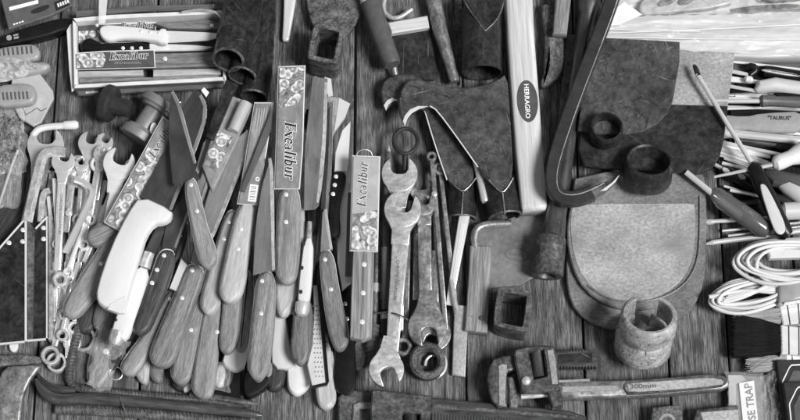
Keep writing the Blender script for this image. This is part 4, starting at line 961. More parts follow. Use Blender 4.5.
# square tube lower centre
k = thing('square_tube', 'short piece of rusty square iron tube standing on its end', 'tube', 512, 318)
mb = MB(); frame(mb, rc([(498, 286), (533, 291), (528, 333), (493, 325)], .1), rc([(503.5, 292), (527, 295.5), (522.5, 327), (499, 322)], .05), 34, 34, 1.2, 144); mb.build('tube', 'rusty_iron', k)
mb = MB(); frame(mb, rc([(497.8, 285.6), (533.4, 290.8), (528.4, 333.4), (492.6, 325.4)], .1), rc([(503.3, 291.7), (527.3, 295.2), (522.8, 327.3), (498.8, 322.3)], .05), 34.6, 2, .5, 144); mb.build('worn_rim', 'worn_iron', k)
k = thing('hook_tool', 'steel hook bent from a worn square wooden handle', 'hook', 480, 280)
mb = MB(); slab(mb, [(470, 245), (492.5, 246), (489.5, 290), (487.5, 333), (464.5, 330), (468, 285)], 14, 13, 2.2, 'round'); mb.build('handle', 'grey_wood', k)
mb = MB(); tube(mb, [(475.5, 250, 10), (474, 236, 12), (478, 227, 12), (490, 224, 12), (511, 223.5, 12)], 4, 14, 2); mb.build('shaft', 'old_steel', k)
mb = MB(); dome(mb, 481, 318, 14, 2.3, 1.2); mb.build('nail', 'worn_iron', k)
k = tag((lambda mb: (slab(mb, [(454.5, 304), (469, 306), (467, 345), (465.5, 377), (452, 374.5), (453, 340)], 8, 7, 1.6, 'round'), mb.build('whetstone', 'light_rust'))[1])(MB()), 'pale worn whetstone bar beside the square wooden handle', 'stone')

# ================================================================== SPANNERS
def jaw_pts(cx, cy, ang, Rr, gap, dep, a0=38):
    """open spanner jaw outline; opens towards ang (degrees, photo, clockwise from right)"""
    g = gap / 2; b = Rr - dep; a0 = math.degrees(math.asin(min(.95, g / Rr))) + 1.5
    out = [(Rr * 1.02 * math.cos(R(t)), Rr * math.sin(R(t))) for t in [a0 + (360 - 2 * a0) * i / 30 for i in range(31)]]
    out += [(b + g * .55, -g), (b + g * .15, -g * .72), (b, -g * .3), (b, g * .3), (b + g * .15, g * .72), (b + g * .55, g)]
    c, s = math.cos(R(ang)), math.sin(R(ang))
    return [(cx + u * c - v * s, cy + u * s + v * c) for u, v in out]
def spanner(label, A, B, w, z, m='chrome', jawA=None, jawB=None, ringA=None, ringB=None, t=5, group='spanners and wrenches in a row', text=None, groove=True, cat='spanner'):
    """A, B = shank ends; w = (width at A, width at B); jaw = (x, y, angle, radius, gap, depth); ring = (x, y, outer, inner)"""
    k = thing('spanner', label, cat, (A[0] + B[0]) / 2, (A[1] + B[1]) / 2, 0, group)
    d = Vector((B[0] - A[0], B[1] - A[1])).normalized(); n = Vector((-d.y, d.x))
    zz = (A[0], A[1], z, B[0], B[1], z) if not isinstance(z, tuple) else (A[0], A[1], z[0], B[0], B[1], z[1])
    za, zb = zz[2], zz[5]
    mb = MB(); a, b = w[0] / 2, w[1] / 2
    slab(mb, [(A[0] + n.x * a, A[1] + n.y * a), (B[0] + n.x * b, B[1] + n.y * b), (B[0] - n.x * b, B[1] - n.y * b), (A[0] - n.x * a, A[1] - n.y * a)], zup(zz, -.6), t - 1, min(1.6, min(w) * .25), 'round'); s = mb.build('shank', m, k)
    if groove and min(w) > 5:
        L = (Vector(B) - Vector(A)).length; p, q = Vector(A) + d * L * .12, Vector(A) + d * L * .88; a2, b2 = a * .42, b * .42
        mb = MB(); slab(mb, [(p.x + n.x * a2, p.y + n.y * a2), (q.x + n.x * b2, q.y + n.y * b2), (q.x - n.x * b2, q.y - n.y * b2), (p.x - n.x * a2, p.y - n.y * a2)], zup(zz, -.15), 1.5, .5); mb.build('raised_panel', m, s)
    for J, zq, far in ((jawA, za, B), (jawB, zb, A)):
        if J:
            mb = MB(); slab(mb, jaw_pts(J[0], J[1], J[2], J[3], J[4] * 1.1, J[5] + J[3] * .12), zq + .6, t + .8, min(.9, J[3] * .06), 'round')
            far = Vector(far); c0 = Vector((J[0], J[1])); dd = (far - c0).normalized(); nn = Vector((-dd.y, dd.x)); ws = (w[0] if J is jawA else w[1]) / 2
            q = [c0 + dd * J[3] * .45 + nn * J[3] * .86, c0 + dd * J[3] * 1.15 + nn * max(ws, J[3] * .5), c0 + dd * J[3] * 1.9 + nn * ws, c0 + dd * J[3] * 1.9 - nn * ws, c0 + dd * J[3] * 1.15 - nn * max(ws, J[3] * .5), c0 + dd * J[3] * .45 - nn * J[3] * .86]
            slab(mb, [(v.x, v.y) for v in q], zq + .35, t + .5, .8, 'round'); mb.build('jaw', m, k)
    for J, zq in ((ringA, za), (ringB, zb)):
        if J:
            mb = MB(); frame(mb, circle(J[0], J[1], J[2]), circle(J[0], J[1], J[3], n=12), zq + 1.2, t + 2.4, min(1.4, (J[2] - J[3]) * .3), 40); mb.build('ring', m, k)
    if text:
        tx, ty, th = text[1], text[2], text[3]
        lettering(s, text[0], tx, ty, math.degrees(math.atan2(d.y, d.x)) + (180 if len(text) > 4 else 0), th, zup(zz, .25), 'ink_grey')
    return k
# left bundle, from the bottom up
random.seed(3)
for lab, A, B, w in (
    ('thin chrome spanner shank running along the black plates', (76, 196), (62, 300), (4, 5)), ('thin chrome shank under the long combination spanner', (69, 205), (74, 300), (5, 4)),
    ('chrome shank running up towards the bright open jaw', (106, 180), (80, 262), (6, 5)), ('dull chrome shank crossing under the hex key', (86, 165), (72, 250), (6, 6)),
    ('chrome shank deepest in the bundle of spanners', (98, 160), (88, 250), (5, 5)), ('chrome shank nearest the dark speckled handle', (104, 205), (76, 285), (7, 6))):
    spanner(lab, A, B, w, 8, 'chrome', ringB=(B[0], B[1] + 4, 6, 3.4), group='chrome spanners in the left bundle')
GL_ = 'chrome spanners in the left bundle'
spanner('large open ended spanner with the widest jaw at far left', (42, 160), (25, 222), (12, 9), 16, 'chrome', jawA=(45.5, 145, -88, 18.5, 17, 15), group=GL_)
spanner('open ended spanner leaning behind the hex keys', (88, 152), (82, 215), (9, 8), 15, 'chrome', jawA=(90, 143, -75, 12, 9.5, 11), group=GL_)
spanner('chrome spanner with its jaw turned right in the middle of the bundle', (72, 172), (66, 232), (8, 7), 20, 'satin_steel', jawA=(78, 166, -35, 11, 9, 10), group=GL_)
spanner('slim chrome open spanner with a slanted jaw behind the bright one', (104, 148), (96, 200), (6, 6), 12, 'chrome', jawA=(104, 142, -60, 9, 7, 8), group=GL_)
spanner('bright open ended spanner with a clean jaw beside the diagonal sleeve', (119, 176), (106, 228), (13, 8), 36, 'bright_steel', jawA=(119, 163, -70, 16, 15, 15), group=GL_, groove=False)
spanner('long combination spanner lying on top of the bundle', (62, 172), (57, 270), (8.5, 7), 30, 'chrome', jawA=(63, 161, -72, 11.5, 9, 10), ringB=(60, 279, 7.5, 4.4), group=GL_, text=('CHROME VANADIUM', 60.3, 214, 3.0))
spanner('chrome combination spanner ending in a ring below the black plates', (70, 272), (54, 346), (10, 6), 15, 'satin_steel', ringB=(50, 355, 9.5, 6.2), group=GL_)
spanner('narrow chrome spanner beside the lower ring spanner', (66, 300), (68, 358), (5, 6), 8, 'chrome', ringB=(56, 362, 10, 7.4), group=GL_)
spanner('large ring spanner half hidden under the wooden handle ends', (90, 300), (84, 328), (8, 8), 7, 'satin_steel', ringB=(82.5, 338, 13, 10), group=GL_)
random.seed(11)
MORE = [('chrome open spanner leaning against the bright jaw', (99, 160), 'o', (90, 215), 7, 22, 9, -62), ('small chrome open spanner peeping over the bundle top', (82, 170), 'o', (78, 215), 5, 24, 7, -95),
        ('bright slim spanner with its jaw up beside the thick hex key', (56, 185), 'o', (46, 222), 6, 12, 8, -80), ('chrome ring spanner tucked under the diagonal hex key', (98, 170), 'r', (84, 240), 6, 20, 8, 0),
        ('chrome spanner shank crossing towards the light wooden handle', (112, 190), 'n', (84, 262), 6, 20, 0, 0), ('bright shank lying just left of the light wooden handle', (100, 225), 'n', (80, 282), 7, 18, 0, 0),
        ('slim chrome shank right of the long combination spanner', (80, 215), 'n', (70, 275), 5, 18, 0, 0), ('short chrome ring spanner below the diagonal hex key', (84, 232), 'n', (78, 272), 6, 13, 0, 0),
        ('dull ring spanner standing behind the thick hex key', (52, 172), 'r', (44, 225), 6, 12, 7, 0), ('chrome shank beside the bright side rail', (58, 205), 'n', (55, 262), 5, 14, 0, 0),
        ('slim chrome open spanner next to the dark speckled handle', (129, 172), 'o', (117, 206), 6, 12, 8, -60), ('narrow dull shank in the gap beside the rail', (56, 285), 'n', (58, 338), 5, 6, 0, 0)]
for lab, A, ty, B, w, z, rr_, an in MORE:
    m = random.choice(['chrome', 'bright_steel', 'chrome', 'satin_steel'])
    spanner(lab, A, B, (w, w * .85), z, m, jawA=(A[0] + math.cos(R(an)) * rr_ * .8, A[1] + math.sin(R(an)) * rr_ * .8, an, rr_, rr_ * .85, rr_ * .9) if ty == 'o' else None,
            ringA=(A[0], A[1] - rr_ * .8, rr_, rr_ * .6) if ty == 'r' else None, ringB=(B[0], B[1] + 4, 6, 3.4) if ty != 'n' else None, group=GL_)
for lab, A, B, w, z, rr_ in (('slim bright ring spanner hanging lowest beside the rail', (60, 250), (60, 322), 4.5, 11, 6), ('slim chrome ring spanner just right of the rail', (66, 262), (64, 310), 4, 17, 5.5),
        ('slim bright spanner crossing the ring spanners low down', (78, 262), (62, 330), 4.5, 20, 6), ('slim chrome spanner under the rounded end of the light handle', (84, 270), (74, 322), 4.5, 9, 6.5),
        ('slim bright shank close against the side rail', (57, 200), (55.5, 320), 3.5, 10, 5), ('slim chrome shank between the hex keys', (48, 196), (55, 250), 4, 17, 5),
        ('slim bright shank left of the long combination spanner', (54, 178), (57, 240), 4, 24, 5), ('slim chrome shank beneath the shiny hex key', (92, 205), (68, 268), 4, 22, 5.5)):
    spanner(lab, A, B, (w, w * .9), z, random.choice(['bright_steel', 'chrome']), ringB=(B[0], B[1] + rr_ * .8, rr_, rr_ * .6), group=GL_)
def hexkey(label, pts, r, m='satin_steel', z0=0):
    mb = MB(); tube(mb, pts, r, 6, 2, HEX); return tag(mb.build('hex_key', m), label, 'hex key', 'hex keys among the spanners')
hexkey('thick hex key bent over at its top beside the widest jaw', [(66, 152, 30), (50, 151, 30), (42, 156, 29), (36, 180, 26), (27, 222, 20)], 5.6)
hexkey('short dull hex key inside the bend of the thick one', [(56, 158, 22), (47, 160, 22), (44, 170, 21), (41, 190, 18)], 4.4, 'old_steel')
hexkey('long shiny hex key with its bend lying on the spanners', [(76, 179, 32), (86, 184, 33), (94, 192, 33), (88, 205, 32), (65, 253, 27)], 3.6, 'chrome')
hexkey('dull hex key hidden left of the long combination spanner', [(50, 190, 18), (44, 192, 18), (42, 200, 17), (40, 222, 14)], 3.4)
k = tag((lambda mb: (tube(mb, [(68 + 0, 210, 27), (70, 212, 27)], 3, 12), dome(mb, 69, 213, 28, 3.4, 2.5), mb.build('wing_nut', 'chrome'))[2])(MB()), 'small bright nut caught among the chrome spanners', 'nut')
for lab, x, y, r, rr, z, m in (('thin wire key ring beside the plastic wrapped handle', 116, 373.5, 6.5, .7, 14, 'satin_steel'), ('thin wire ring under the ring spanner at lower left', 72, 343, 8, 1, 5, 'chrome')):
    mb = MB(); tube(mb, [(x + r * math.cos(t * .2618), y + r * math.sin(t * .2618), z) for t in range(25)], rr, 8, 0, cap=False); tag(mb.build('key_ring', m), lab, 'ring')

# black plates with white rims
def trowel(label, plate, rims, riv, z):
    k = thing('corner_trowel', label, 'plate', plate[0][0] + 10, 290, 0, 'black trowel plates with bright rims')
    mb = MB(); slab(mb, plate, z, 3, .6); mb.build('plate', 'black_iron', k)
    mb = MB()
    for A, B, w in rims:
        d = Vector((B[0] - A[0], B[1] - A[1])).normalized(); n = Vector((-d.y, d.x)) * w / 2
        slab(mb, [(A[0] + n.x, A[1] + n.y), (B[0] + n.x, B[1] + n.y), (B[0] - n.x, B[1] - n.y), (A[0] - n.x, A[1] - n.y)], z + 1.6 + .1 * len(mb.v) / 100, 3, .4)
    mb.build('rim', 'bright_steel', k)
    rivets(k, riv, z, 2.3)
    return k
trowel('black plate with a bright slanting rim and three rivets at the left edge', [(-8, 256), (25, 219), (25.5, 340), (-8, 344)], [((-8, 256), (24.5, 219), 1.6), ((25.5, 218), (25.5, 341), 2.2), ((-8, 344.5), (24.3, 341.5), 2)], [(9, 243), (23, 230), (22.5, 241.5)], 22)
k = trowel('black plate with a broad bright side rail beside the spanners', [(28, 219), (35, 229), (47, 217), (47, 338), (28, 340)], [((35.2, 228.5), (47, 216.5), 1.6), ((46.8, 216), (46.8, 338), 2), ((26.5, 340.5), (45.5, 339), 2)], [(43.5, 228), (43.5, 239)], 16)
mb = MB(); slab(mb, [(48.2, 215), (52.5, 216), (52.5, 338.5), (48.2, 339.5)], 20, 12, .8); mb.build('side_rail', 'satin_steel', k)
mb = MB(); slab(mb, [(27.2, 218), (34.5, 229), (32.5, 338), (27.2, 339)], 20, 5, .6); mb.build('side_rail', 'worn_iron', k)
k = tag((lambda mb: (slab(mb, [(-8, 206), (26, 207), (26, 220), (-8, 258)], 6, 5, .8), mb.build('leather_strip', 'dark_wood'))[1])(MB()), 'dark leather strip under the slanted black plate', 'leather')
k = tag((lambda mb: (slab(mb, [(8.5, 340), (18, 340), (17.5, 349), (13, 352.5), (9, 349)], 6, 5, 1, ch=1), mb.build('plastic_tab', 'white_plastic'))[1])(MB()), 'small white tab under the lower rim of the black plate', 'tab')

# bottom left
k = thing('plough_share', 'smooth grey curved plough share in the bottom left corner', 'plough share', 15, 390)
mb = MB(); slab(mb, [(4, 366), (20, 365.5), (42, 364), (36, 372), (28, 383), (22, 400), (19, 430), (-10, 430), (-6, 390)], 18, 6, 2.5, 'round', 1); mb.build('blade', 'old_steel', k)
mb = MB(); slab(mb, [(-10, 355), (30, 354), (44, 358), (40, 363), (20, 365), (-10, 367)], 12, 8, 2, 'round', 1); mb.build('back', 'rusty_iron', k)
def rebar(label, pts, r, z, n):
    mb = MB(); tube(mb, pts, r, 14, 2)
    P = chaikin(pts, 2, False)
    L = [0]
    for i in range(1, len(P)): L.append(L[-1] + math.dist(P[i][:2], P[i - 1][:2]))
    for j in range(n):
        s = L[-1] * (.02 + .96 * j / n); i = max(q for q in range(len(L) - 1) if L[q] <= s)
        f = (s - L[i]) / max(1e-6, L[i + 1] - L[i]); x, y, zz = (P[i][q] * (1 - f) + P[i + 1][q] * f for q in range(3))
        d = Vector((P[i + 1][0] - P[i][0], P[i + 1][1] - P[i][1])).normalized()
        a = Vector((d.x, -d.y, 0)); a = (a + Vector((-a.y, a.x, 0)) * .35).normalized()
        lathe(mb, (x, y, zz), a, [(-.6, r * .9), (-.35, r * 1.13), (.35, r * 1.13), (.6, r * .9)], 16)
    return tag(mb.build('ribbed_rod', 'worn_iron'), label, 'rod', 'iron rods along the bottom edge')
rebar('dark ribbed iron rod bent at the corner under the knife handles', [(80, 322, 7), (73, 352, 7), (68, 376, 7), (72, 386, 7), (86, 390, 7), (150, 396, 7), (252, 404, 7)], 4.0, 7, 70)
rebar('dark ribbed iron rod lowest along the bottom edge', [(56, 409, 7), (120, 411, 7), (250, 424, 7)], 5.5, 7, 48)
mb = MB(); tube(mb, [(36, 379, 14), (40, 388, 14), (50, 398, 14), (64, 401, 13), (84, 398, 13), (150, 403, 13), (252, 414, 12), (262, 416, 12)], [1.5, 4, 5.5, 6, 6, 5.4, 4.5, 2], 18, 2)
tag(mb.build('pry_bar', 'bar_steel'), 'smooth round iron bar with a curved tip between two ribbed rods', 'bar', 'iron rods along the bottom edge')
mb = MB(); tube(mb, [(37, 374, 9), (44, 384, 9), (56, 390, 9), (76, 391, 9)], [1.5, 3.5, 4.4, 4], 16, 2)
tag(mb.build('pry_bar', 'bar_steel'), 'short curved iron prong above the smooth round bar', 'bar', 'iron rods along the bottom edge')
mb = MB(); tube(mb, [(120, 397, 19), (122, 404, 19.5), (125, 411, 17)], .8, 8, 1); tag(mb.build('tie_wire', 'worn_iron'), 'short twist of wire round the smooth iron bar', 'wire')
for lab, a, b in (('dark pointed iron rod tip under the white knob handle', (190, 395, 9), (258, 404, 9)), ('dark pointed iron rod tip just below the other one', (190, 403, 7), (252, 411, 7))):
    mb = MB(); tube(mb, [a, (b[0] - 14, b[1] - 1.5, b[2]), b], [4.2, 3.6, .6], 14); tag(mb.build('iron_rod', 'worn_iron'), lab, 'rod', 'iron rods along the bottom edge')
k = tag((lambda mb: (slab(mb, [(216, 345), (242, 365), (240, 398), (206, 398)], 5, 4, 1), mb.build('knife_wrapper', 'black_plastic'))[1])(MB()), 'dark wrapper under the white knob handle', 'wrapper')
mb = MB(); crumple(mb, [(216, 362), (232, 364), (230, 392), (210, 390)], 14, 18, 13, 4, 31, .1); tag(mb.build('plastic_scrap', 'clear_film'), 'scrap of clear plastic below the white knob handle', 'scrap')

# ================================================================== GREY SPANNERS, CENTRE
GG = 'grey spanners in the centre row'
spanner('grey spanner with the uppermost upright jaw under the black ring', (399, 188), (398, 330), (14, 11), 22, 'satin_steel', jawA=(399.5, 173.5, -90, 18, 16, 16), t=7, group=GG)
spanner('large pale double ended spanner with jaws at both ends in the centre', (402, 222), (392, 352), (18, 13), 34, 'satin_steel', jawA=(402.5, 209, -75, 18.5, 15, 19), jawB=(386.5, 369, 72, 17.5, 14, 17), t=7, group=GG, text=('CHROME VANADIUM', 396.5, 280, 3.0), groove=False)
spanner('dull grey spanner with a jaw opening downwards above the iron ring', (424, 214), (426, 312), (14, 13), 24, 'old_steel', jawB=(427.5, 327, 80, 19.5, 14, 17), jawA=(424, 204, -80, 11, 9, 10), t=7, group=GG, groove=False)
spanner('dull grey spanner jaw half hidden behind the one opening downwards', (436, 250), (434, 325), (9, 9), 14, 'old_steel', jawB=(434, 334, 110, 17, 12, 14), t=6, group=GG)
spanner('narrow spanner with a spiked jaw beside the upright grey jaws', (418, 190), (416, 300), (7, 7), 12, 'old_steel', jawA=(421, 188, -85, 12, 13, 12), t=5, group=GG)
spanner('narrow dark spanner between two upright grey jaws', (409, 200), (405, 340), (6, 7), 12, 'old_steel', ringB=(403, 346, 9, 5), t=5, group=GG)
spanner('thin box spanner with a rivet standing left of the axe socket', (432, 158), (446, 330), (5, 5), 18, 'old_steel', ringA=(431.5, 156, 5, 2.2), t=6, group=GG)
spanner('second thin box spanner close to the axe socket', (440, 166), (456, 310), (4.5, 5), 12, 'old_steel', ringA=(440, 168, 6.5, 3.4), t=6, group=GG)
spanner('thin box spanner in shadow between the grey spanners', (434, 200), (440, 320), (4, 5), 9, 'satin_steel', ringB=(441, 324, 6, 3), t=5, group=GG)
spanner('shiny flat spanner running down from the left axe socket', (465, 212), (449, 305), (11, 7), 15, 'bright_steel', t=4, group=GG)
mb = MB(); tube(mb, [(451, 280, 17), (457, 315, 17)], [2.2, 3], 12); tag(mb.build('steel_pin', 'satin_steel'), 'thin steel pin ending on the whetstone bar', 'pin')
k = tag((lambda mb: (dome(mb, 434.5, 194, 19, 3, 2), mb.build('rivet_nut', 'satin_steel'))[1])(MB()), 'round rivet nut on the thin box spanner', 'nut')
k = thing('scissors', 'black finger ring of a pair of shears above the grey spanners', 'shears', 405, 142)
mb = MB(); tube(mb, [(405.5 + 12 * math.cos(t * .2244), 141 + 12.5 * math.sin(t * .2244), 22 + 2 * math.sin(t * .2244)) for t in range(29)], 2.0, 10, cap=False); mb.build('finger_ring', 'rubber_grip', k)
mb = MB(); tube(mb, [(405, 154, 18), (405, 185, 12)], [3, 2.4], 10); mb.build('shank', 'rubber_grip', k)
# iron ring stack
k = thing('iron_ring', 'thick rusty iron ring at the foot of the grey spanners', 'ring', 428, 360)
mb = MB(); frame(mb, circle(427.5, 360, 18, 18.5, 48), circle(427.5, 360, 10.5, 11, 48), 20, 12, 2.6, 64); mb.build('ring', 'rusty_iron', k)
k = thing('wire_ring', 'bright wire loop under the thick rusty iron ring', 'ring', 432, 366)
mb = MB(); tube(mb, [(433 + 13 * math.cos(R(t)), 364 + 14 * math.sin(R(t)), 6) for t in range(-60, 130, 10)], 1.5, 10); tube(mb, [(425, 366, 5), (426, 360, 5.5), (430, 356, 5.5), (435, 355, 5)], 1.5, 10, 2); mb.build('loop', 'chrome', k)
# thin screwdrivers left of the large spanner
k = thing('screwdriver', 'thin screwdriver with a pointed tip standing behind the upright sleeve', 'screwdriver', 388, 220)
mb = MB(); tube(mb, [(389.5, 140, 16), (389, 152, 16)], [1.0, 2.0], 10); mb.build('tip', 'chrome', k)
mb = MB(); tube(mb, [(389, 152, 16), (388, 163, 16), (386, 260, 16), (384, 300, 16)], [2.6, 4.2, 4.4, 3.6], 14); mb.build('shaft', 'grey_plastic', k)
k = thing('chisel', 'dark handled chisel with a pale collar beside the large pale spanner', 'chisel', 386, 310)
mb = MB(); tube(mb, [(385, 248, 20), (386, 310, 20)], [4.2, 4.2], 16); mb.build('shaft', 'grey_plastic', k)
mb = MB(); tube(mb, [(385.5, 313, 20), (385.5, 320, 20)], [5, 5], 16); mb.build('collar', 'satin_steel', k)
mb = MB(); tube(mb, [(385.5, 320, 20), (385.6, 332, 20), (385, 339, 20)], [5.2, 5, 4], 16); mb.build('end', 'rubber_grip', k)
mb = MB(); tube(mb, [(374, 313.5, 26), (385, 312.5, 26.5), (398, 314, 40), (408, 320, 38)], .8, 8, 1); mb.build('tie_wire', 'worn_iron', k)
k = thing('screwdriver', 'dark screwdriver with a ridged rubber cone grip under the upright sleeve', 'screwdriver', 371, 345)
mb = MB(); prof = []
for i in range(9): prof += [(i * 4.6, 10 - i * .72), (i * 4.6 + 2.4, 10.4 - i * .72), (i * 4.6 + 3.0, 8.8 - i * .72), (i * 4.6 + 4.4, 8.8 - i * .72)]
lathe(mb, (373, 327, 12), (-.02, -1, 0), [(0, 0)] + prof + [(42, 3), (43, 0)], 28); mb.build('grip', 'grey_plastic', k)
mb = MB(); tube(mb, [(378, 250, 12), (376, 292, 12), (374, 330, 12)], [3, 3, 4], 12); mb.build('shaft', 'old_steel', k)
mb = MB(); tube(mb, [(376.5, 284, 12), (376, 292, 12)], [4.4, 4.4], 14); mb.build('collar', 'chrome', k)
k = tag((lambda mb: (slab(mb, [(355, 336), (369, 338), (366, 362), (358, 372), (354, 368)], 6, 4, 1.5, 'round', 1), mb.build('flat_scraper', 'old_steel'))[1])(MB()), 'dull steel tongue under the ridged cone grip', 'scraper')

# ================================================================== PIPE WRENCH
k = thing('pipe_wrench', 'pipe wrench with a light handle lying open at lower right', 'pipe wrench', 600, 380)
mb = MB(); slab(mb, [(516, 355), (504, 355.5), (494, 359), (489, 367), (487, 378), (488.5, 390), (492, 400), (498, 407), (507, 407.5), (508, 392), (506, 374), (509, 371), (518, 370)], 24, 14, 2.5, 'round'); mb.build('hook_jaw', 'worn_iron', k)
mb = MB(); slab(mb, [(498, 366), (501, 363.5), (507, 364), (505.5, 405), (498.5, 405)], 25.4, 5, 1); s = mb.build('tooth_strip', 'light_rust', k)
mb = MB()
for i in range(14): slab(mb, [(505.4, 376 + i * 2), (508.4, 376.9 + i * 2), (505.4, 377.6 + i * 2)], 25, 4, .1)
mb.build('teeth', 'bar_steel', s)
mb = MB(); slab(mb, [(507.5, 378), (511, 376), (515, 379), (518, 405), (516, 407.5), (509.5, 407)], 22, 12, 1.6); mb.build('heel_jaw', 'rusty_iron', k)
mb = MB(); frame(mb, [(514, 353), (516, 349), (533, 345), (548, 345), (554, 347), (556.5, 358), (559, 376), (559, 392), (527, 392), (521, 389), (515, 362)], [(528.5, 351), (543.5, 349.5), (547, 376), (534, 379)], 32, 18, 1.8, 96); mb.build('housing', 'worn_iron', k)
mb = MB(); slab(mb, [(546, 388), (559, 386), (563.5, 398), (563, 404), (553, 406.5)], 31.5, 17, 1.5); mb.build('housing_tail', 'worn_iron', k)
mb = MB(); slab(mb, [(547, 350), (553, 349), (555.5, 360), (558, 384), (552, 384)], 33, 2, .6); mb.build('worn_cheek', 'light_rust', k)
mb = MB(); tube(mb, [(536.5, 348, 20), (540.5, 378, 20)], [7.2, 7.2], 24); s = mb.build('adjusting_nut', 'bar_steel', k)
mb = MB(); dome(mb, 526, 381, 32, 4.4, 3.2); mb.build('pin', 'satin_steel', k)
mb = MB(); tube(mb, [(521, 397, 20), (552, 394.5, 20)], [2.6, 2.6], 14); mb.build('spring_bar', 'satin_steel', k)
top = []; bot = []
for i in range(14):
    x = 554 + i * 3.1; top += [(x, 352.2 - i * .16), (x + 1.5, 350 - i * .16)]; bot += [(x, 366.5 - i * .05), (x + 1.5, 368.6 - i * .05)]
mb = MB(); slab(mb, top + [(597.5, 348.5), (598, 366.5)] + bot[::-1], 20, 10, .5); mb.build('jaw_shank', 'bar_steel', k)
mb = MB(); slab(mb, [(558, 354.5), (592, 352.8), (592.5, 362.5), (558, 364)], 20.3, 1.5, .3); mb.build('shank_recess', 'black_iron', k)
mb = MB(); slab(mb, [(555, 381), (580, 380), (622, 380), (640, 379.5), (680, 376), (712, 373.5), (724, 375), (730, 381), (729, 386), (722, 389.5), (700, 391), (660, 395), (640, 396), (580, 398), (556, 398.5)], 18, 14, 3, 'round'); mb.build('handle', 'old_steel', k)
mb = MB(); slab(mb, [(562, 386.5), (618, 385), (618, 390), (562, 392)], 18.5, 1.2, .5); slab(mb, [(557, 380), (590, 378.5), (590, 381), (557, 382.5)], 18.2, 1.5, .5); mb.build('rib', 'light_rust', k)
mb = MB(); frame(mb, [(622, 386), (627, 381), (680, 377), (715, 375), (725, 377), (728, 382), (724, 387), (700, 389.5), (650, 394), (627, 395)], [(624.5, 387), (628.5, 383), (680, 379.2), (714, 377.2), (722.5, 379), (725, 382.3), (722, 385.4), (700, 387.4), (650, 391.6), (628, 392.6)], 18.8, 2, .5, 96); mb.build('raised_rim', 'worn_iron', k)
mb = MB(); slab(mb, [(627, 383.5), (680, 380), (714, 378), (722, 380), (724, 382.5), (721, 385), (700, 387), (650, 391), (629, 392)], 18.3, 1, .3); s = mb.build('grip_panel', 'light_rust', k)
lettering(s, '300mm', 643, 386.3, -3, 4.6, 18.5, 'ink_grey', bold=.03, sx=1.35)

# large wrench along the bottom edge
k = thing('pipe_wrench', 'large dark wrench with a long toothed bar cut off by the bottom edge', 'pipe wrench', 470, 412)
mb = MB(); slab(mb, [(430, 397.5), (470, 401), (520, 405.5), (570, 411), (586, 416), (590, 436), (430, 436)], 16, 12, 1.6); s = mb.build('bar', 'bar_steel', k)
mb = MB(); slab(mb, [(432, 404), (500, 409), (575, 416), (575, 419), (500, 413), (432, 408)], 16.8, 1.5, .5); mb.build('bar_ridge', 'worn_iron', s)
mb = MB()
for i in range(44): slab(mb, [(432 + i * 3, 413.5 + i * .22), (433.6 + i * 3, 413.5 + i * .22), (433.6 + i * 3, 421 + i * .22), (432 + i * 3, 421 + i * .22)], 17, 2, .4)
mb.build('bar_teeth', 'worn_iron', s)
mb = MB(); frame(mb, [(372, 389), (431.5, 395.5), (431, 412), (427, 440), (372, 440), (370, 410)], [(402.5, 412.5), (420, 413.5), (420, 434), (402, 434)], 30, 26, 1.8, 80); mb.build('housing', 'worn_iron', k)
mb = MB(); tube(mb, [(411, 414, 18), (411, 436, 18)], [7.5, 7.5], 20); mb.build('adjusting_nut', 'black_iron', k)
mb = MB(); slab(mb, [(338, 398), (345, 389), (372, 391), (372, 440), (338, 440)], 12, 10, 1.6); mb.build('jaw', 'worn_iron', k)
mb = MB(); slab(mb, [(353, 404), (360, 401), (372, 402), (372, 408), (360, 409), (359, 436), (351, 436)], 15, 6, 1.4); mb.build('jaw_hook', 'old_steel', k)

# ================================================================== SCREWDRIVERS AND CORDS, RIGHT
GD = 'screwdrivers laid out at the right'
def driver(label, shaft, sr, grip=None, gm='black_plastic', tip=None, group=GD, sm='chrome', stripe=None):
    k = thing('screwdriver', label, 'screwdriver', shaft[0][0], shaft[0][1], 0, group)
    mb = MB(); tube(mb, shaft, sr, 14); mb.build('shaft', sm, k)
    if tip: mb = MB(); tube(mb, tip[0], tip[1], 14); mb.build('tip', tip[2] if len(tip) > 2 else sm, k)
    if grip: mb = MB(); tube(mb, grip[0], grip[1], 20); mb.build('handle', gm, k)
    if stripe: mb = MB(); slab(mb, stripe[0], stripe[1], 3, 1, 'round', 2); mb.build('handle_inlay', stripe[2] if len(stripe) > 2 else 'ivory_plastic', k)
    return k
# lowest layer of rods
for lab, a, b, r, m in (('chrome rod just below the knife with a round white handle', (716, 132, 14), (806, 141, 14), 4.2, 'chrome'), ('dark round rod second below the riveted pale handle', (740, 140, 6), (806, 149, 6), 3.4, 'bar_steel'),
                        ('thin chrome rod reaching under the white bulging handle', (716, 141, 12), (782, 155, 12), 2, 'chrome'), ('thick grey rod ending beside the crossing thin shaft', (716, 147, 8), (772, 167, 8), 4.6, 'satin_steel'),
                        ('thin bright rod lowest in the fan of rods', (720, 155, 6), (758, 167, 6), 1.8, 'bright_steel'), ('bright flat rod in the shade under the pale riveted handle', (716, 136.5, 9), (806, 137.5, 5), 1.6, 'bright_steel'),
                        ('thin dark rod between the upper screwdrivers', (716, 96, 5), (806, 93, 5), 2.6, 'old_steel'), ('thin bright rod crossing below the nut driver', (716, 106, 5), (806, 110, 4), 1.6, 'chrome'),
                        ('long dark rod across the wooden gap', (738, 204, 4), (806, 196, 4), 3, 'bar_steel'), ('short bright rod beside the grey fluted handle', (764, 182, 5), (784, 188, 5), 2, 'bright_steel')):
    mb = MB(); tube(mb, [a, b], r, 14); tag(mb.build('steel_rod', m), lab, 'rod', 'steel rods in the right corner')
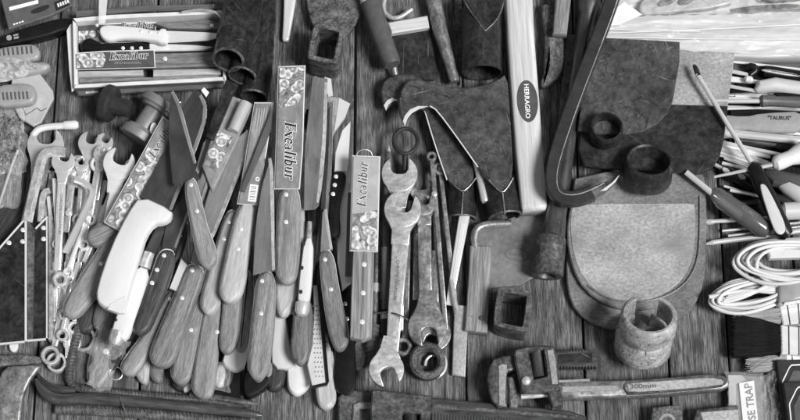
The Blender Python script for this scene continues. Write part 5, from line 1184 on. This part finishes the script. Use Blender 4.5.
driver('horizontal screwdriver with a rounded bright tip above another one', [(712, 221.5, 8), (806, 216, 10)], 2.2, tip=([(706, 222, 8), (708, 222, 8), (713, 221.5, 8)], [2.6, 3.2, 3.0]))
driver('horizontal cross tip screwdriver just above the coiled white cord', [(712, 242.5, 9), (760, 237, 10), (806, 230, 11)], 2.6, tip=([(706, 244, 9), (713, 242.6, 9)], [1.2, 2.8]))
driver('screwdriver with a white collar in front of the white plastic wrapping', [(716, 68, 10), (748, 74.5, 10)], 2.1, ([(764, 71, 9), (770, 72, 9), (806, 78, 9)], [6, 6.6, 6.6]), stripe=([(762, 67.5), (800, 74), (800, 77), (762, 71)], 16.5, 'satin_steel'))
k = thing('pliers_tip', 'black clip with a white oval end among the screwdrivers', 'clip', 748, 73)
mb = MB(); tube(mb, [(746, 67, 12), (752, 66, 13), (757, 70, 12), (750, 75, 12)], [3, 4, 4, 3], 14, 1); mb.build('clip', 'black_plastic', k)
mb = MB(); tube(mb, [(744, 78.5, 12), (746, 78.8, 12), (751, 79.4, 12), (753, 79.6, 12)], [1.5, 3.6, 3.6, 1.5], 14); mb.build('end', 'white_plastic', k)
driver('screwdriver with a pale and black moulded handle above the nut driver', [(716, 84, 8), (760, 91.5, 8)], 1.9, ([(756, 91, 10), (760, 87, 11), (775, 85, 11), (806, 90, 11)], [3, 7, 8, 8]), 'ivory_plastic', stripe=([(770, 91), (806, 94), (806, 99), (780, 97)], 20, 'black_plastic'))
driver('nut driver with a bright round tip and a clear dark handle', [(710, 101, 20), (760, 101, 20)], 2.4, ([(760, 101, 20), (762, 100.8, 20), (770, 101, 20), (806, 102.5, 20)], [4.5, 6.5, 5, 6]), 'grey_plastic', tip=([(703, 101, 20), (704, 101, 20), (711, 101, 20)], [2.6, 3.4, 3.4]))
k = knife('broad pale plastic handle printed with a short word among the screwdrivers', [(716, 113), (745, 116), (762, 112), (806, 110), (806, 131.5), (764, 131.5), (745, 128), (716, 131)], 19, 'mid_plastic', group=GD, ch=1, b=3)
lettering(k, '"TAURUS"', 779.5, 118, 1, 3.8, 19.4, 'ink', bold=.02)
MATS['mid_plastic'].node_tree.nodes['Principled BSDF'].inputs['Roughness'].default_value = .4
driver('screwdriver with a grey fluted handle under the bulging white one', [(760, 178, 8), (772, 186, 8)], 2, ([(766, 172, 10), (775, 178, 12), (806, 186, 12)], [4, 9, 10]), 'grey_plastic')
driver('screwdriver with a pale round handle lying at the right edge', [(770, 181, 8), (784, 186, 8)], 2, ([(780, 185, 12), (787, 187, 13), (806, 199, 13)], [4, 8, 9]), 'ivory_plastic')
for lab, A, B in (('black screwdriver handle with a white oval end nearest the hoe', (722, 168.5), (752, 186)), ('black screwdriver handle with a white oval end lying second from the hoe', (738, 175), (768, 195))):
    d = Vector((B[0] - A[0], B[1] - A[1])).normalized()
    driver(lab, [(A[0] - d.x * 8, A[1] - d.y * 8, 8), (A[0], A[1], 8)], 2, ([(A[0], A[1], 8), (A[0] + 3, A[1] + 2, 8), (B[0], B[1], 8)], [3, 6, 6]), 'black_plastic', stripe=([(A[0] - 1, A[1] - 2), (A[0] + 6, A[1] - 1), (A[0] + 9, A[1] + 4), (A[0] + 2, A[1] + 4)], 15))
driver('black screwdriver handle in shadow above the clear handled one', [(734, 172, 6), (744, 178, 6)], 1.6, ([(742, 177, 6), (770, 200, 6)], [5, 6]), 'black_plastic', stripe=([(741, 172), (753, 180), (750, 184), (738, 176)], 12))
driver('long shafted screwdriver with a black and pale handle crossing the grey plate', [(697, 74, 34), (726, 122, 32), (754, 167, 30)], 2.4, ([(750, 165, 30), (754, 168, 30), (758, 176, 30), (784, 232, 26), (788, 236, 25)], [4.5, 7.5, 8.2, 8.8, 6.5]), 'black_plastic', tip=([(694, 65, 34), (696, 69, 34), (698.5, 76, 34)], [1.8, 2.6, 2.6], 'black_iron'),
       stripe=([(759, 185), (763, 183), (768, 187), (787, 226), (784, 234), (777, 234), (772, 225)], (762, 185, 38.5, 784, 232, 34.8)))
k = driver('screwdriver with a clear handle and printed letters across the wooden gap', [(686, 172, 26), (720, 200, 22), (742, 216, 20)], 3.0, ([(712, 190, 22), (716, 193.5, 22), (722, 200, 22), (764, 229, 20), (769, 232, 20)], [4, 7.5, 9.2, 9.8, 6]), 'clear_acetate')
mb = MB(); slab(mb, [(731, 198), (735, 196.5), (772, 222), (774, 229), (770, 232), (764, 229)], (733, 197, 27, 771, 228, 25), 3, 1.2, 'round', 1); s = mb.build('handle_flat', 'grey_plastic', k)
lettering(s, 'COMET', 749.5, 212.6, 35.5, 3.8, (733, 197, 27.4, 771, 228, 25.4), 'ink_white', bold=.01)
driver('screwdriver with a white bulging handle and thin dark shaft pointing left', [(714, 177, 26), (745, 170.5, 28), (776, 164, 30)], [1.4, 1.8, 2.2], ([(773, 164, 30), (776, 163.5, 30), (780, 162, 30), (790, 158, 29), (808, 151, 28)], [4.5, 7.5, 8, 7.5, 13]), 'white_plastic')
driver('screwdriver with a pale square bodied handle at the right edge', [(770, 212, 6), (784, 211, 6)], 2, ([(780, 211.5, 10), (784, 211.3, 10), (808, 210, 10)], [5, 9, 9]), 'ivory_plastic')

k = tag((lambda mb: (slab(mb, [(733, 68), (806, 66), (806, 222), (770, 224), (738, 206), (728, 160)], 2.2, 1.6, .4, ch=1), mb.build('black_underlay', 'bristle_black'))[1])(MB()), 'flat black underlay beneath the screwdrivers at the right', 'cloth')  # thin flat black layer below this group of screwdrivers
for lab, A, B, C, gm in (('black fluted screwdriver handle between two thin bright rods', (726, 150, 7), (770, 157, 7), (806, 163, 7), 'black_plastic'), ('dark screwdriver handle below the pale riveted one at the edge', (735, 141, 5), (775, 146, 6), (806, 150, 6), 'rubber_grip'),
                         ('dark grey screwdriver handle under the black and pale handle', (730, 190, 6), (760, 196, 6), (806, 204, 6), 'rubber_grip'), ('grey screwdriver handle above the nut driver at the edge', (735, 96, 6), (776, 97, 6), (806, 97, 6), 'grey_plastic'),
                         ('thin black screwdriver below the white collared one', (724, 80, 5), (768, 83, 6), (806, 84, 6), 'black_plastic'), ('bright shafted screwdriver under the white bulging handle', (722, 163, 7), (764, 174, 7), (806, 184, 5), 'black_plastic')):
    driver(lab, [A, B], 2.0, ([B, (B[0] + 4, B[1] + .6, B[2]), C], [3, 5.2, 5.6]), gm, sm='bright_steel')
for lab, a, b, r, m in (('bright thin rod just above the printed pale handle', (716, 109, 6), (806, 106.5, 6), 1.5, 'bright_steel'), ('bright rod along the lower side of the printed pale handle', (716, 133.5, 5), (806, 134, 4), 1.4, 'bright_steel'), ('thin bright rod slanting under the black oval ended handles', (728, 176, 4), (800, 204, 4), 1.5, 'bright_steel'),
                        ('slim bright rod above the cross tip screwdriver', (722, 231, 4), (806, 222, 5), 1.6, 'satin_steel'), ('slim bright rod beside the crossing thin shaft', (718, 152, 9), (790, 176, 9), 1.6, 'bright_steel')):
    mb = MB(); tube(mb, [a, b], r, 12); tag(mb.build('steel_rod', m), lab, 'rod', 'steel rods in the right corner')
for i, (lab, a, b, r, m) in enumerate((('fine bright shaft just under the white wrapping', (727, 61, 7), (806, 70, 8), 1.5, 'bright_steel'), ('fine bright shaft beside the white collared screwdriver', (722, 76, 7), (806, 88, 5), 1.4, 'bright_steel'),
        ('bright shaft half hidden by the nut driver', (716, 98, 8), (806, 99.5, 8), 1.6, 'bright_steel'), ('bright shaft lying along the top of the thick chrome rod', (716, 127.5, 12), (806, 134.5, 12), 1.7, 'bright_steel'),
        ('fine shaft under the thin chrome rod', (716, 144.5, 10), (806, 161, 7), 1.3, 'bright_steel'), ('fine shaft crossing under the long shafted screwdriver', (724, 158, 9), (786, 182, 8), 1.4, 'chrome'),
        ('short fine shaft beneath the black oval ended handles', (724, 186, 4), (790, 206, 4), 1.4, 'bright_steel'), ('fine shaft just above the coiled white cord', (728, 236, 4), (806, 226, 4), 1.4, 'chrome'))):
    mb = MB(); tube(mb, [a, b], r, 12); tag(mb.build('steel_rod', m), lab, 'rod', 'steel rods in the right corner')
# white cords
def coil(label, loops, z, r=1.9, group='coils of white cord'):
    k = thing('cord_coil', label, 'cord', loops[0][0], loops[0][1], 0, group)
    for i, (cx, cy, rx, ry, tl) in enumerate(loops):
        P = []
        for t in range(0, 361, 8):
            a = R(t); u, v = rx * math.cos(a), ry * math.sin(a)
            c, s = math.cos(R(tl)), math.sin(R(tl))
            w_ = 1 + .035 * math.sin(3 * a + i * 1.7) + .02 * math.sin(5 * a + i); u *= w_; v *= w_
            P.append((cx + u * c - v * s, cy + u * s + v * c, z + (i % 8) * 2.4 + 1.8 * math.sin(a * 2 + i)))
        mb = MB(); tube(mb, P, r, 10, 0, cap=False); mb.build('loop', 'cord_white', k)
    return k
random.seed(5)
k = coil('flat folded bundle of white cord held by a grey band', [(751 + random.uniform(-3, 4), 296 + random.uniform(-2, 3), random.uniform(34, 41), random.uniform(5, 15), random.uniform(-13, -7)) for _ in range(5)] + [(750, 296, 41, 15.5, -9), (751, 294, 38, 13, -10), (752, 293, 34, 9.5, -12), (753, 296, 39, 11, -7), (748, 299, 38, 11.5, -9), (755, 294, 33, 12, -13), (752, 297, 40, 8, -10), (749, 293, 36, 14.5, -11), (754, 298, 37, 6, -9)], 7)
for i in range(6):
    mb = MB(); tube(mb, [(709, 297 + (i == 5) * 0, 24) if i == 5 else (722 + i * 2, 303 - i * 2.2, 22), (745, 297 - i * 1.5, 24), (782, 287.5 + (i - 3) * 3, 22)], 2.1, 10, 2); mb.build('strand', 'cord_white', k)
mb = MB(); slab(mb, [(778, 285), (810, 276), (810, 298), (779, 303)], 30, 22, 4, 'round'); mb.build('band', 'mid_plastic', k)
mb = MB(); slab(mb, [(784, 302), (810, 297), (810, 299.5), (784, 304.5)], 30.5, 6, 1); mb.build('band_edge', 'white_plastic', k)
k = coil('loose round coil of white cord at the right edge', [(792 + random.uniform(-6, 6), 262 + random.uniform(-4, 4), random.uniform(40, 50), random.uniform(14, 23), random.uniform(-5, 5)) for _ in range(5)] + [(785, 262, 52, 21, -2), (786, 260, 47, 19, 0), (790, 262, 42, 17, 4), (793, 264, 50, 24, -4), (792, 257, 38, 14, -2), (797, 264, 45, 18, 3), (788, 265, 49, 22, 1), (790, 258, 44, 15, -3), (800, 268, 44, 22, 2)], 16)
mb = MB(); slab(mb, [(768, 251), (776, 247), (805, 249), (806, 257), (770, 258)], 30, 8, 1.5); mb.build('plug', 'white_plastic', k)

# brushes
def brush(label, bpts, bm_, fpts, z, t, hp=None):
    k = thing('paint_brush', label, 'brush', fpts[0][0], fpts[0][1], 0, 'paint brushes at the right edge')
    mb = MB(); slab(mb, inset([tuple(map(float, q)) for q in (bpts if area(bpts) < 0 else bpts[::-1])], 1.2), z - 1, t - 1, 3, 'round')
    f0, f1 = fpts[0], fpts[3]; xs = sorted(bpts)[:max(2, len(bpts) // 2)]; y0, y1 = min(q[1] for q in xs), max(q[1] for q in xs); x0 = min(q[0] for q in xs)
    for i in range(130):
        f = random.random(); e = f + random.uniform(-.06, .06); e = max(0, min(1, e)); h = random.uniform(-t * .3, .6) if .06 < e < .94 else -t * .4
        a = (f0[0] + 2, f0[1] + (f1[1] - f0[1]) * (.03 + .94 * f), z + h); b = (x0 + random.uniform(-1.5, 7), y0 + (y1 - y0) * e + random.uniform(-.7, .7), z + h)
        tube(mb, [a, ((a[0] + b[0]) / 2, a[1] * .35 + b[1] * .65 , z + h + .5), b], [.5, .5, .22], 5)
    mb.build('bristles', bm_, k)
    mb = MB(); slab(mb, fpts, z + 1.5, t + 2, 1.2); s = mb.build('ferrule', 'bright_steel', k)
    for dx in (.25, .6):
        mb = MB(); A, B, C, D = fpts; x0 = A[0] + (B[0] - A[0]) * dx; x1 = D[0] + (C[0] - D[0]) * dx
        slab(mb, [(x0, A[1] + (B[1] - A[1]) * dx), (x0 + 1.2, A[1] + (B[1] - A[1]) * dx), (x1 + 1.2, D[1] + (C[1] - D[1]) * dx), (x1, D[1] + (C[1] - D[1]) * dx)], z + 2.1, 1, .3); mb.build('crimp', 'bar_steel', s)
    return k
brush('paint brush with pale bristles just below the flat cord bundle', [(738, 313), (752, 308), (780, 305), (783, 324), (742, 326), (734, 322)], 'bristle_pale', [(779, 306), (810, 301), (810, 322), (783, 325)], 14, 10)
brush('paint brush with pale bristles lowest, under the black one', [(746, 355), (780, 352), (786, 372), (752, 373)], 'bristle_pale', [(785, 354), (810, 352), (810, 366), (787, 367)], 9, 8)
brush('paint brush with thick black bristles and a white ferrule', [(732, 317), (740, 315), (782, 325.5), (783, 353), (760, 356), (732, 357)], 'bristle_black', [(781, 325), (810, 328), (810, 355), (781.5, 354)], 20, 13)

# lower right corner
k = thing('trap_package', 'clear pack with a mouse trap behind a white lettered label', 'package', 745, 398)
mb = MB(); slab(mb, [(727, 374), (762, 376), (764, 432), (730, 432)], 10, 9, 1.2); mb.build('card', 'grey_sheet', k)
mb = MB(); slab(mb, [(728, 375), (742, 375), (746, 380), (736, 384), (736, 430), (730, 430)], 12, 1, .3); mb.build('card_fold', 'pale_card', k)
mb = MB(); slab(mb, [(739, 383), (754, 380.5), (760, 440), (745, 442)], 12.4, 1, .2); s = mb.build('label', 'paper_white', k)
lettering(s, 'MOUSE TRAP', 752, 413.5, -97, 7.6, 12.8, 'ink_grey', bold=.015, sx=.96)
mb = MB(); dome(mb, 736, 408, 12, 2.6, .8); mb.build('peg_hole', 'ink', k)
mb = MB(); crumple(mb, [(726, 372), (764, 372), (768, 428), (728, 428)], 16, 22, 15, 1.6, 41, .05); mb.build('film', 'clear_film', k)
mb = MB(); tube(mb, [(748, 374, 16), (757, 366, 16), (766, 360, 17), (778, 356, 18)], .35, 6, 2); mb.build('tie_thread', 'ink_grey', k)
k = thing('plastic_pouch', 'dark glossy pouch between the trap pack and the framed tins', 'pouch', 770, 398)
mb = MB(); slab(mb, [(761, 376), (777, 374), (781, 430), (763, 430)], 8, 7, 2, 'round'); mb.build('contents', 'grey_plastic', k)
mb = MB(); crumple(mb, [(760, 374), (778, 372), (784, 430), (762, 430)], 16, 30, 15, 6, 52, .12); mb.build('film', 'clear_film', k)
for lab, o, z in (('dark framed tin with a pale outlined lid, the one behind', (776, 360), 16), ('dark framed tin with a pale outlined lid, overlapping the other', (783, 382), 26)):
    k = thing('framed_tin', lab, 'tin', o[0] + 15, o[1] + 20, 0, 'framed tins in the bottom right corner')
    x, y = o
    mb = MB(); slab(mb, [(x, y), (x + 40, y - 1), (x + 44, y + 70), (x + 9, y + 70)], z, 12, 1.2); mb.build('case', 'rubber_grip', k)
    mb = MB(); frame(mb, chaikin([(x + 4, y + 5), (x + 45, y + 3), (x + 45, y + 72), (x + 11, y + 72)], 1), chaikin([(x + 5.3, y + 6.4), (x + 43.6, y + 4.4), (x + 43.6, y + 70), (x + 12.2, y + 70)], 1), z + .6, 1, .2, 80); mb.build('outline', 'paper_white', k)
    mb = MB(); slab(mb, [(x + 9, y + 11), (x + 42, y + 10), (x + 42, y + 66), (x + 15, y + 66)], z + .6, 1, .3, ch=1); mb.build('lid_panel', 'grey_plastic', k)
for lab, pts, m in (('rusty square block with a rounded slot at the bottom edge', [(652, 407), (682, 404), (684, 432), (650, 432)], 'rusty_iron'), ('dark block with a pale worn top beside the trap pack', [(697, 409), (738, 405), (742, 432), (690, 432)], 'worn_iron')):
    k = thing('iron_block', lab, 'block', pts[0][0] + 15, 415, 0, 'iron blocks at the bottom edge')
    mb = MB(); slab(mb, pts, 20, 19, 2.4, 'round'); mb.build('block', m, k)
    if m == 'rusty_iron':
        mb = MB(); frame(mb, chaikin([(658, 414), (676, 413), (677, 440), (657, 440)], 2), chaikin([(661, 417), (673, 416), (674, 438), (660, 438)], 2), 20.6, 2, .4); mb.build('slot_rim', 'light_rust', k)
    else:
        mb = MB(); slab(mb, [(700, 412), (738, 409), (741, 432), (706, 432)], 21, 2.5, .8); mb.build('worn_top', 'light_rust', k)

# ================================================================== WHITE WRAPPING, TOP RIGHT
k = thing('wrapped_sheets', 'stack of white sheets wrapped in shiny plastic across the top right', 'packaging', 705, 35)
mb = MB(); slab(mb, [(604, 17), (650, 14.5), (806, 12), (806, 56), (760, 57), (600, 47)], 22, 18, 3, 'round'); mb.build('sheets', 'sheet_white', k)
mb = MB(); crumple(mb, [(601, 17), (806, 11.5), (806, 56.5), (600, 46.5)], 100, 46, 24.5, 2.6, 63, .045, sx=.22, rag=1); mb.build('wrapping', 'sheet_white', k)
mb = MB(); crumple(mb, [(600, 14), (806, 10), (806, 57), (600, 46)], 120, 40, 29, 4.5, 61, .06, sx=.25, rag=0); mb.build('film', 'clear_film', k)
for a, b in (((603, 33), (806, 24)), ((602, 37), (806, 39)), ((604, 29), (700, 31))):
    mb = MB(); tube(mb, [(a[0], a[1], 28), ((a[0] + b[0]) / 2, (a[1] + b[1]) / 2 + .8, 29), (b[0], b[1], 28)], .8, 8, 2); mb.build('film_fold', 'white_plastic', k)
k = thing('plastic_pouch', 'clear pouch of small tools above the white wrapped sheets', 'pouch', 690, 5)
mb = MB(); slab(mb, [(610, -14), (806, -14), (806, 11), (650, 14), (612, 15)], 12, 8, 2); mb.build('backing', 'sheet_white', k)
for pts, m in (([(640, 2), (648, -4), (735, -6), (730, 6), (650, 14), (638, 12)], 'pale_card'), ([(664, -4), (682, -6), (670, 4), (656, 6)], 'ink_grey'), ([(684, -6), (698, -6), (690, 3), (676, 4)], 'ink_grey'), ([(735, 6), (806, 2), (806, 10), (735, 12)], 'grey_plastic'), ([(760, -6), (806, -6), (806, -1), (765, 2)], 'ink_grey')):
    mb = MB(); slab(mb, pts, 20 if m != 'ink_grey' else 23, 8 if m != 'ink_grey' else 5, 2, 'round', 1); mb.build('contents', m, k)
mb = MB(); crumple(mb, [(612, -10), (806, -10), (806, 13), (612, 16)], 110, 26, 31, 8, 71, .07, sx=.5); mb.build('film', 'clear_film', k)
k = tag((lambda mb: (slab(mb, [(606, 16), (624, 1), (642, 14), (620, 24), (606, 26)], 30, 1.5, .4), mb.build('paper_scrap', 'paper_white'))[1])(MB()), 'folded white paper corner beside the black crowbar', 'paper')
k = tag((lambda mb: (slab(mb, [(728, 60), (806, 56), (806, 72), (728, 70)], 4, 4, 1, 'round'), mb.build('plastic_tray', 'grey_plastic'))[1])(MB()), 'grey tray edge under the shiny white wrapping', 'tray')
